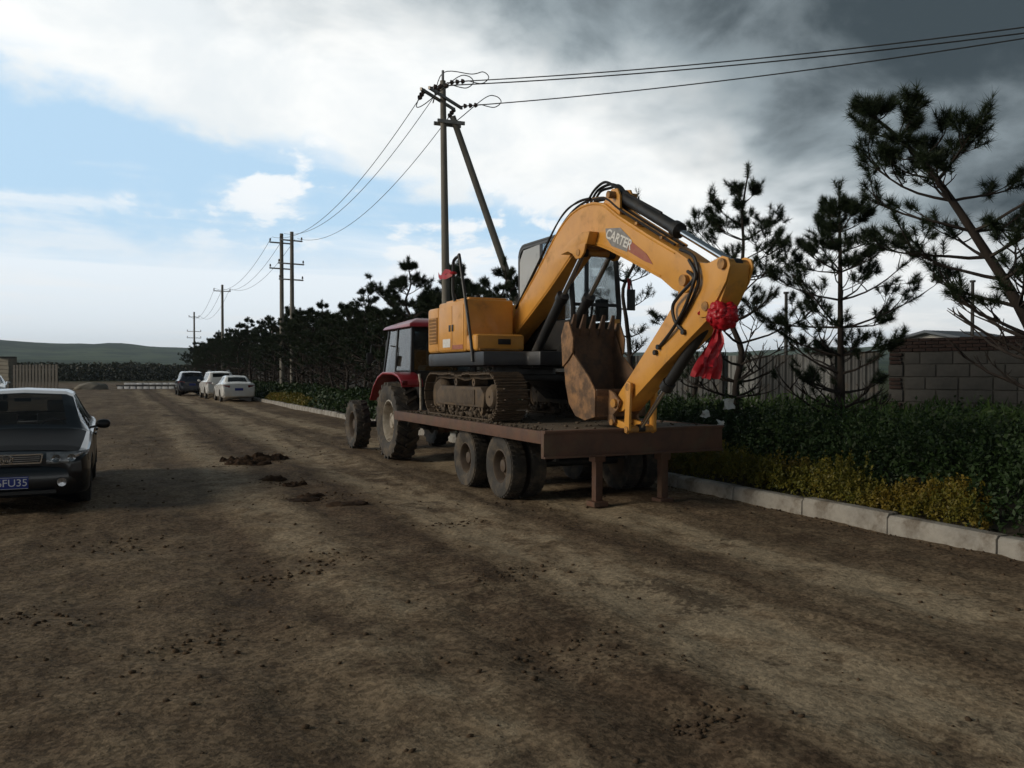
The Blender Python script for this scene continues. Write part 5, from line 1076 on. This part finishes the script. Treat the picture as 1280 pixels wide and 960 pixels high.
# ================================================================== CARS
def make_car(name, label, loc, rz, paint, st, wins, wheels, gl='glass', near=False, plate=None, group='parked cars', roof_rack=False):
    """body lofted from stations (y, w_sill, w_belt, z_bottom, z_belt, w_top, z_top); front at y = 0 facing -y"""
    root = thing(name, label, 'car', loc, rz, group, world=False)
    S = np.array(st, float); ysn = S[:, 0]
    def par(y): return [np.interp(y, ysn, S[:, k]) for k in range(1, 7)]
    def ring(y):
        ws, wb, zb, zl, wt, zt = par(y); zm = zb + (zl - zb) * .55; dh = zt - zl
        return [Vector((0, y, zb)), Vector((ws * .86, y, zb)), Vector((ws, y, zb + .09)), Vector((wb, y, zm)), Vector((wb * .985, y, zl - .02)), Vector((wb * .95 if dh < .2 else wb * .94, y, zl + min(.02, dh * .15))),
                Vector((wt, y, zt - min(.05, dh * .3))), Vector((wt * .86, y, zt - min(.012, dh * .1))), Vector((0, y, zt + .012))]
    def P(y, sg, f): r_ = ring(y); return r_[sg].lerp(r_[sg + 1], f)
    SEG = [(0, 1), (1, 2), (2, 5), (3, 5), (4, 2), (5, 6), (6, 2), (7, 5)]
    vs = []
    for sg, n_ in SEG:
        fr_ = [k / n_ for k in range(n_)]
        if sg == 5: fr_ = [0, .08, .3, .6, .93]
        if sg == 7: fr_ = [0, .12, .4, .7]
        vs += [(sg, f) for f in fr_]
    vs.append((7, 1.0))
    yset = set(round(float(v), 3) for v in ysn)
    for k in np.arange(ysn[0], ysn[-1], .07): yset.add(round(float(k), 3))
    for w_ in wins: yset.add(w_[1]); yset.add(w_[2])
    yl = sorted(yset); yl = [y for i, y in enumerate(yl) if i == 0 or y - yl[i - 1] > .004]
    def hole(ym, sg, f):
        for kind, a, b_ in wins:
            if a < ym < b_:
                if kind == 'side' and sg == 5 and .08 <= f < .93: return True
                if kind == 'top' and sg == 7 and f >= .12: return True
        return False
    nv = len(vs); rows = [[P(y, sg, f) for sg, f in vs] for y in yl]
    arch = [(wy, wr * 1.13, wr) for wy, wr in wheels]
    m_ = MB(); side_n = {}
    for sx in (1, -1):
        base = len(m_.v)
        for y_i, r_ in enumerate(rows):
            for j, p in enumerate(r_):
                q = Vector((p.x * sx, p.y, p.z))
                if vs[j][0] in (1, 2, 3) or (vs[j][0] == 4 and vs[j][1] == 0):
                    for wy, ra, wr in arch:
                        d_ = math.hypot(q.y - wy, q.z - wr)
                        if d_ < ra and d_ > 1e-4 and abs(q.x) > .45: k = ra / d_; q.y = wy + (q.y - wy) * k; q.z = wr + (q.z - wr) * k
                m_.v.append(q)
        for i in range(len(yl) - 1):
            for j in range(nv - 1):
                sg, f = vs[j]; ym = (yl[i] + yl[i + 1]) / 2
                if hole(ym, sg, f): continue
                if sg in (1, 2, 3):
                    ins = 0
                    for wy, ra, wr in arch:
                        c4 = [rows[i][j], rows[i + 1][j], rows[i][j + 1], rows[i + 1][j + 1]]
                        if all(math.hypot(p.y - wy, p.z - wr) < ra + .001 for p in c4): ins = 1
                    if ins: continue
                q = (base + i * nv + j, base + i * nv + j + 1, base + (i + 1) * nv + j + 1, base + (i + 1) * nv + j)
                m_.f.append(q if sx > 0 else q[::-1])
        for e in (0, len(yl) - 1): m_.f.append(tuple(base + e * nv + j for j in range(nv)))
    body = m_.build('body', paint, root, smooth=32)
    # panes follow the body surface
    for kind, a, b_ in wins:
        yy_ = [y for y in yl if a <= y <= b_]
        if kind == 'side':
            for sx in (1, -1):
                MB().grid([[Vector((P(y, 5, f).x * sx * .996, y, P(y, 5, f).z)) for f in (.06, .3, .6, .95)] for y in [a - .01] + yy_[1:-1] + [b_ + .01]], sx < 0).build('side_window', gl, root, smooth=60)
        else:
            MB().grid([[Vector((P(y, 7, f).x * sx, y, P(y, 7, f).z - .006)) for sx, f in ((1, .10), (1, .4), (1, .7), (1, 1.0), (-1, .7), (-1, .4), (-1, .10))] for y in yy_]).build('windscreen' if a < 2 else 'rear_window', gl, root, smooth=60)
    # doors: the same skin a few millimetres proud, so that the shut lines show
    sides = [w_ for w_ in wins if w_[0] == 'side'][:2]
    for kind, a, b_ in sides:
        yy_ = [y for y in yl if a + (.12 if a < 1.9 else 0) <= y <= b_ + .02]
        for sx in (1, -1):
            rr_ = []
            for y in yy_:
                row = []
                for sg, f in ((2, .12), (2, .5), (2, 1), (3, .5), (3, .97)):
                    p = P(y, sg, f); k = 1
                    for wy, ra, wr in arch:
                        d_ = math.hypot(p.y - wy, p.z - wr)
                        if d_ < ra + .02: k = (ra + .02) / d_; p = Vector((p.x, wy + (p.y - wy) * k, wr + (p.z - wr) * k))
                    row.append(Vector(((p.x + .005) * sx, p.y, p.z)))
                rr_.append(row)
            d_ = MB().grid(rr_, sx < 0).build('door', paint, root, smooth=60)
            hy = yy_[-1] - .16; hp_ = P(hy, 3, .72); MB().box(*sorted(((hp_.x + .006) * sx, (hp_.x + .03) * sx)), hy - .08, hy + .08, hp_.z - .018, hp_.z + .018).build('handle', 'plastic' if paint != 'carwhite' else paint, d_, bevel=.006)
    for wy, wr in wheels:
        wb = par(wy)[1]
        for sx in (1, -1):
            q = [(wy + wr * 1.13 * math.cos(R(a)), wr + wr * 1.13 * math.sin(R(a))) for a in range(-15, 196, 15)]
            MB().grid([[(sx * (wb - .005), a, b_) for a, b_ in q], [(sx * (wb - .30), a, b_) for a, b_ in q]]).build('wheel_arch', 'plastic', root, smooth=60)
            wheel(root, sx * (wb - .115), wy, wr, wr, .20, wr * .64, sx, 0, 'cartyre', 'rim_silver', .05, nuts=5)
    y0, y1 = wheels[0][0], wheels[1][0]; zb = par((y0 + y1) / 2)[2]
    MB().box(-.55, .55, y0 - .1, y1 + .1, zb - .05, zb + .02).build('underbody', 'plastic', root)
    zl = par((y0 + y1) / 2)[3]
    for sx in (-.36, .36):
        m_ = MB(); m_.box(sx - .24, sx + .24, y0 + 1.05, y0 + 1.5, .3, .52); m_.prism([(y0 + 1.42, .5), (y0 + 1.56, .5), (y0 + 1.72, zl + .20), (y0 + 1.60, zl + .20)], sx - .24, sx + .24); m_.box(sx - .12, sx + .12, y0 + 1.64, y0 + 1.73, zl + .22, zl + .38); m_.build('seat', 'interior', root, bevel=.04)
    m_ = MB(); m_.box(-.62, .62, y0 + 1.95, y0 + 2.4, .3, .55); m_.prism([(y0 + 2.3, .5), (y0 + 2.46, .5), (y0 + 2.6, zl + .04), (y0 + 2.46, zl + .04)], -.62, .62); m_.build('rear_seat', 'interior', root, bevel=.04)
    yw = [w_ for w_ in wins if w_[0] == 'top'][0][1]
    MB().prism([(yw - .02, zl - .22), (yw + .5, zl - .25), (yw + .48, zl + .02), (yw + .1, zl - .005)], -.66, .66).build('dashboard', 'plastic', root, bevel=.03)
    MB().tube([(.36 + .17 * math.cos(a * .5236), yw + .62 + .06 * math.sin(a * .5236), zl - .02 + .16 * math.sin(a * .5236)) for a in range(12)], .014, 6, closed=True).build('steering_wheel', 'plastic', root)
    for sx in (1, -1):
        p = P(yw + .42, 4, .5); mm_ = MB(); mm_.tube([(sx * (p.x + .055 + a), yw + .37, zl + .065) for a in (0, .012, .04, .10, .15, .172, .18)], [.02, .045, .058, .066, .058, .035, .012], 14); mm_.bar((sx * (p.x - .03), yw + .38, zl + .015), (sx * (p.x + .1), yw + .38, zl + .04), .05, .03)
        mm_.build('mirror', 'plastic' if near else paint, root, smooth=50)
    L = ysn[-1]
    # rear lamps, plate and bumper strip
    zr = par(L - .12)[3]
    for sx in (1, -1):
        wr_ = par(L - .10)[1]
        MB().grid([[(sx * (wr_ * a), L - b_, z_) for a, b_ in ((.55, -.012), (.80, .012), (.97, .06), (1.022, .20))] for z_ in (zr - .15, zr - .02)]).build('tail_lamp', 'lampred', root, smooth=60)
    rp_ = MB().box(-.22, .22, L + .004, L + .014, zr - .32, zr - .18).build('number_plate', 'plateblue', root)
    MB().grid([[(x, L - .30 * (abs(x) / .8) ** 4 + .012, z_) for x in np.linspace(-.80, .80, 11)] for z_ in (.34, .46)]).build('rear_bumper', 'plastic' if paint != 'carwhite' else paint, root, smooth=60)
    if near:
        fw = lambda t_: (t_, .0)
        hx = [(.40, -.012), (.52, -.006), (.64, .02), (.735, .075), (.80, .17), (.842, .32)]
        for sx in (1, -1):
            hl_ = MB().grid([[(sx * a, b_ + dz_, z_) for a, b_ in hx] for z_, dz_ in ((.575, -.016), (.60, -.02), (.68, .0), (.705, .03))]).build('headlight', 'housing', root, smooth=60)
            for a, b_, r_ in ((.50, -.034, .048), (.66, -.004, .045)): MB().lathe([(0.0, r_), (.012, r_ * .35), (.016, r_ * .3), (.004, r_ * .93)], (sx * a, b_, .635), 14, 'y').build('reflector', 'lamp', hl_)
            MB().grid([[(sx * a, b_ - .03, z_ + .0) for a, b_ in hx] for z_ in (.57, .705)]).build('lens', 'glass', hl_, smooth=60)
            MB().lathe([(-.03, .005), (-.035, .05), (-.01, .055), (.02, .05), (.02, .005)], (sx * .56, -.035, .36), 16, 'y').build('fog_lamp', 'lamp', root)
        gr = MB().box(-.355, .355, -.02, .01, .585, .69).build('grille', 'plastic', root, bevel=.006)
        m_ = MB(); q = [(-.34, .592), (.34, .592), (.362, .69), (-.362, .69)]
        for k in range(4): a, b_ = q[k], q[(k + 1) % 4]; m_.bar((a[0], -.028, a[1]), (b_[0], -.028, b_[1]), .016, .014, (0, 1, 0))
        m_.build('grille_frame', 'chrome', gr)
        for k in range(3): MB().box(-.33, .33, -.028, -.021, .612 + .023 * k, .620 + .023 * k).build('slat', 'steel', gr)
        em = MB(); em.tube([(.062 * math.cos(a * .349), -.034, .64 + .047 * math.sin(a * .349)) for a in range(18)], .007, 6, closed=True)
        for a, b_ in (((-.045, .655), (-.022, .606)), ((-.022, .606), (0, .655)), ((0, .655), (.022, .606)), ((.022, .606), (.045, .655))): em.bar((a[0], -.034, a[1]), (b_[0], -.034, b_[1]), .012, .010, (0, 1, 0))
        em.build('emblem', 'chrome', gr)
        bp = [(-.84, .42), (-.82, .22), (-.74, .07), (-.60, -.01), (-.35, -.045), (0, -.055), (.35, -.045), (.60, -.01), (.74, .07), (.82, .22), (.84, .42)]
        MB().grid([[(a * k_, b_ + dd, z_) for a, b_ in bp] for z_, dd, k_ in ((.20, .05, .98), (.24, .01, 1.0), (.36, -.005, 1.01), (.47, 0, 1.01), (.53, .02, 1.0), (.555, .05, .98))]).build('front_bumper', paint, root, smooth=60)
        MB().box(-.5, .5, -.075, -.052, .235, .275).build('air_intake', 'plastic', root)
        npl = MB().box(-.22, .22, -.088, -.066, .305, .445).build('number_plate', 'plateblue', root, bevel=.003)
        tm_ = text_mesh(plate, .118, .001); tm_.materials.append(M['platewhite']); o = add_to(bpy.data.objects.new('lettering', tm_), npl)
        o.location = (.055, -.0895, .372); o.rotation_euler = (R(90), 0, 0)
        for x in np.linspace(-1, 1, 2):
            MB().box(-.215, .215, -.0895, -.0885, .372 + x * .064 - .002, .372 + x * .064 + .002).build('plate_border', 'platewhite', npl, smooth=0)
        # bonnet panel and wipers
        yb_ = [y for y in yl if .10 < y < yw - .07]
        BP = lambda y, f: P(y, 7, f) if f >= 0 else (P(y, 6, 1 + f) if f > -1 else P(y, 5, 2 + f))
        MB().grid([[Vector((BP(y, f).x * sx, y, BP(y, f).z + .006)) for sx, f in ((1, -1.6), (1, -.9), (1, .02), (1, .35), (1, .7), (1, 1), (-1, .7), (-1, .35), (-1, .02), (-1, -.9), (-1, -1.6))] for y in yb_]).build('bonnet', 'bonnet', root, smooth=60)
        for x in (.05, -.45): MB().bar((x, yw + .02, zl + .115), (x + .5, yw + .10, zl + .155), .012, .015).build('wiper', 'plastic', root)
        MB().box(-.10, .10, yw + .50, yw + .53, zl + .38, zl + .43).build('rear_view_mirror', 'plastic', root, bevel=.01)
    if roof_rack:
        zr_ = par(L * .6)[5]
        for sx in (-.55, .55): MB().tube([(sx, L * .45, zr_), (sx, L * .48, zr_ + .06), (sx, L * .85, zr_ + .05), (sx, L * .88, zr_ - .02)], .015, 6).build('roof_rail', 'plastic', root)
    return root
sedan = [(0, .60, .66, .30, .60, .46, .64), (.05, .72, .77, .25, .63, .56, .68), (.14, .79, .82, .22, .67, .62, .715), (.32, .815, .845, .20, .70, .66, .765), (.8, .83, .86, .19, .77, .70, .84), (1.18, .835, .865, .19, .825, .72, .895), (1.30, .835, .865, .19, .84, .73, .915),
         (1.45, .835, .865, .19, .845, .705, 1.03), (1.7, .835, .865, .19, .855, .65, 1.215), (1.95, .835, .865, .19, .865, .60, 1.355), (2.12, .835, .865, .19, .87, .585, 1.395), (2.6, .835, .865, .19, .88, .58, 1.415), (3.1, .835, .865, .19, .89, .575, 1.405), (3.35, .83, .862, .19, .895, .57, 1.37),
         (3.6, .83, .86, .19, .90, .60, 1.235), (3.9, .825, .855, .2, .905, .65, 1.045), (4.02, .82, .85, .2, .905, .68, .985), (4.3, .80, .835, .23, .90, .67, .965), (4.42, .76, .80, .26, .88, .62, .94), (4.5, .64, .68, .32, .75, .5, .84)]
wins = [('side', 1.56, 2.40), ('side', 2.50, 3.22), ('side', 3.30, 3.52), ('top', 1.36, 1.93), ('top', 3.42, 3.92)]
make_car('parked_car', 'black sedan with blue number plate facing the camera at left edge', (-1.15, 11.22, 0), 0, 'carblack', sedan, wins, [(.86, .295), (3.42, .295)], 'glass', True, '6FU35')
modern = [(0, .62, .70, .32, .62, .50, .68), (.07, .76, .82, .26, .68, .58, .74), (.25, .85, .88, .22, .73, .66, .80), (.9, .88, .91, .2, .84, .72, .92), (1.25, .885, .915, .2, .88, .76, .97), (1.5, .885, .915, .2, .90, .72, 1.10), (1.95, .885, .915, .2, .92, .62, 1.37), (2.2, .885, .915, .2, .93, .60, 1.43), (2.7, .885, .915, .2, .94, .59, 1.46),
          (3.3, .885, .915, .2, .96, .58, 1.43), (3.65, .88, .91, .2, .98, .60, 1.33), (4.1, .87, .905, .21, 1.0, .68, 1.12), (4.25, .87, .90, .22, 1.0, .70, 1.07), (4.5, .85, .885, .26, .98, .70, 1.04), (4.62, .80, .85, .3, .92, .64, 1.0), (4.68, .70, .78, .36, .78, .54, .86)]
mw_ = [('side', 1.6, 2.45), ('side', 2.54, 3.4), ('top', 1.32, 1.92), ('top', 3.52, 4.12)]
make_car('parked_car', 'white sedan seen from behind, nearest of the parked cars by the kerb', (6.05, 52.6, 0), R(180), 'carwhite', modern, mw_, [(.9, .33), (3.6, .33)], 'glass_dark')
suv = [(0, .66, .74, .38, .80, .56, .88), (.08, .80, .86, .32, .86, .64, .94), (.3, .87, .90, .28, .90, .70, .99), (.95, .89, .92, .26, .97, .74, 1.06), (1.15, .89, .92, .26, 1.0, .78, 1.10), (1.4, .89, .92, .26, 1.02, .74, 1.28), (1.75, .89, .92, .26, 1.03, .68, 1.55), (2.0, .89, .92, .26, 1.04, .66, 1.66), (2.6, .89, .92, .26, 1.05, .65, 1.70), (3.6, .88, .915, .26, 1.06, .64, 1.68), (3.95, .88, .91, .27, 1.07, .64, 1.62), (4.25, .87, .90, .30, 1.06, .66, 1.30), (4.38, .85, .885, .34, 1.02, .66, 1.10), (4.46, .74, .80, .42, .9, .58, .98)]
sw_ = [('side', 1.5, 2.35), ('side', 2.45, 3.2), ('side', 3.3, 3.9), ('top', 1.2, 1.72), ('top', 4.0, 4.22)]
make_car('parked_car', 'white high-roofed car tucked behind the white sedan', (5.75, 58.6, 0), R(181), 'carwhite', suv, sw_, [(.85, .35), (3.5, .35)], 'glass_dark', roof_rack=True)
make_car('parked_car', 'dark blue car with pale roof, farthest of the three parked by the kerb', (4.75, 66.6, 0), R(180), 'carsilver', suv, sw_, [(.85, .35), (3.5, .35)], 'glass_dark')
make_car('parked_car', 'white car half hidden behind the black sedan at left edge', (-6.9, 58.0, 0), R(4), 'carwhite', modern, mw_, [(.9, .33), (3.6, .33)], 'glass_dark')

# ------------------------------------------------------------------ litter caught in the shrubs
rnd = random.Random(6)
for i, (x, y, z, s_, lb_) in enumerate(((8.75, 10.55, 1.14, .11, 'white plastic scrap topmost in the shrubs beside the trailer'), (8.45, 10.75, .98, .08, 'white plastic scrap just right of the trailer corner'), (8.35, 10.25, .86, .07, 'lowest white plastic scrap in the shrubs'))):
    rows = [[(x + s_ * (a - 2) / 2 + rnd.uniform(-.02, .02), y + rnd.uniform(-.04, .04), z + s_ * .5 * (b_ - 1.5) + rnd.uniform(-.02, .02)) for a in range(5)] for b_ in range(4)]
    o = MB().grid(rows).build('plastic_scrap', 'litter', None, smooth=0, recalc=False); tag(o, lb_, 'litter', 'white scraps in the shrubs')

# ------------------------------------------------------------------ haze
HAZE = 0.00015
if HAZE:
    hz = MB().box(-3800, 3900, -400, 3900, -20, 135).build('haze', 'soil', None, smooth=0); hz['kind'] = 'stuff'; hz['label'] = 'thin even haze over the valley'; hz['category'] = 'haze'
    mt = bpy.data.materials.new('haze'); mt.use_nodes = True; t = NT(mt.node_tree); t.n.clear()
    pv = t.node('ShaderNodeVolumePrincipled'); pv.inputs['Color'].default_value = (.74, .87, 1.0, 1); pv.inputs['Density'].default_value = HAZE; pv.inputs['Anisotropy'].default_value = .2
    o = t.node('ShaderNodeOutputMaterial'); t.l.new(pv.outputs[0], o.inputs['Volume']); hz.data.materials.clear(); hz.data.materials.append(mt)
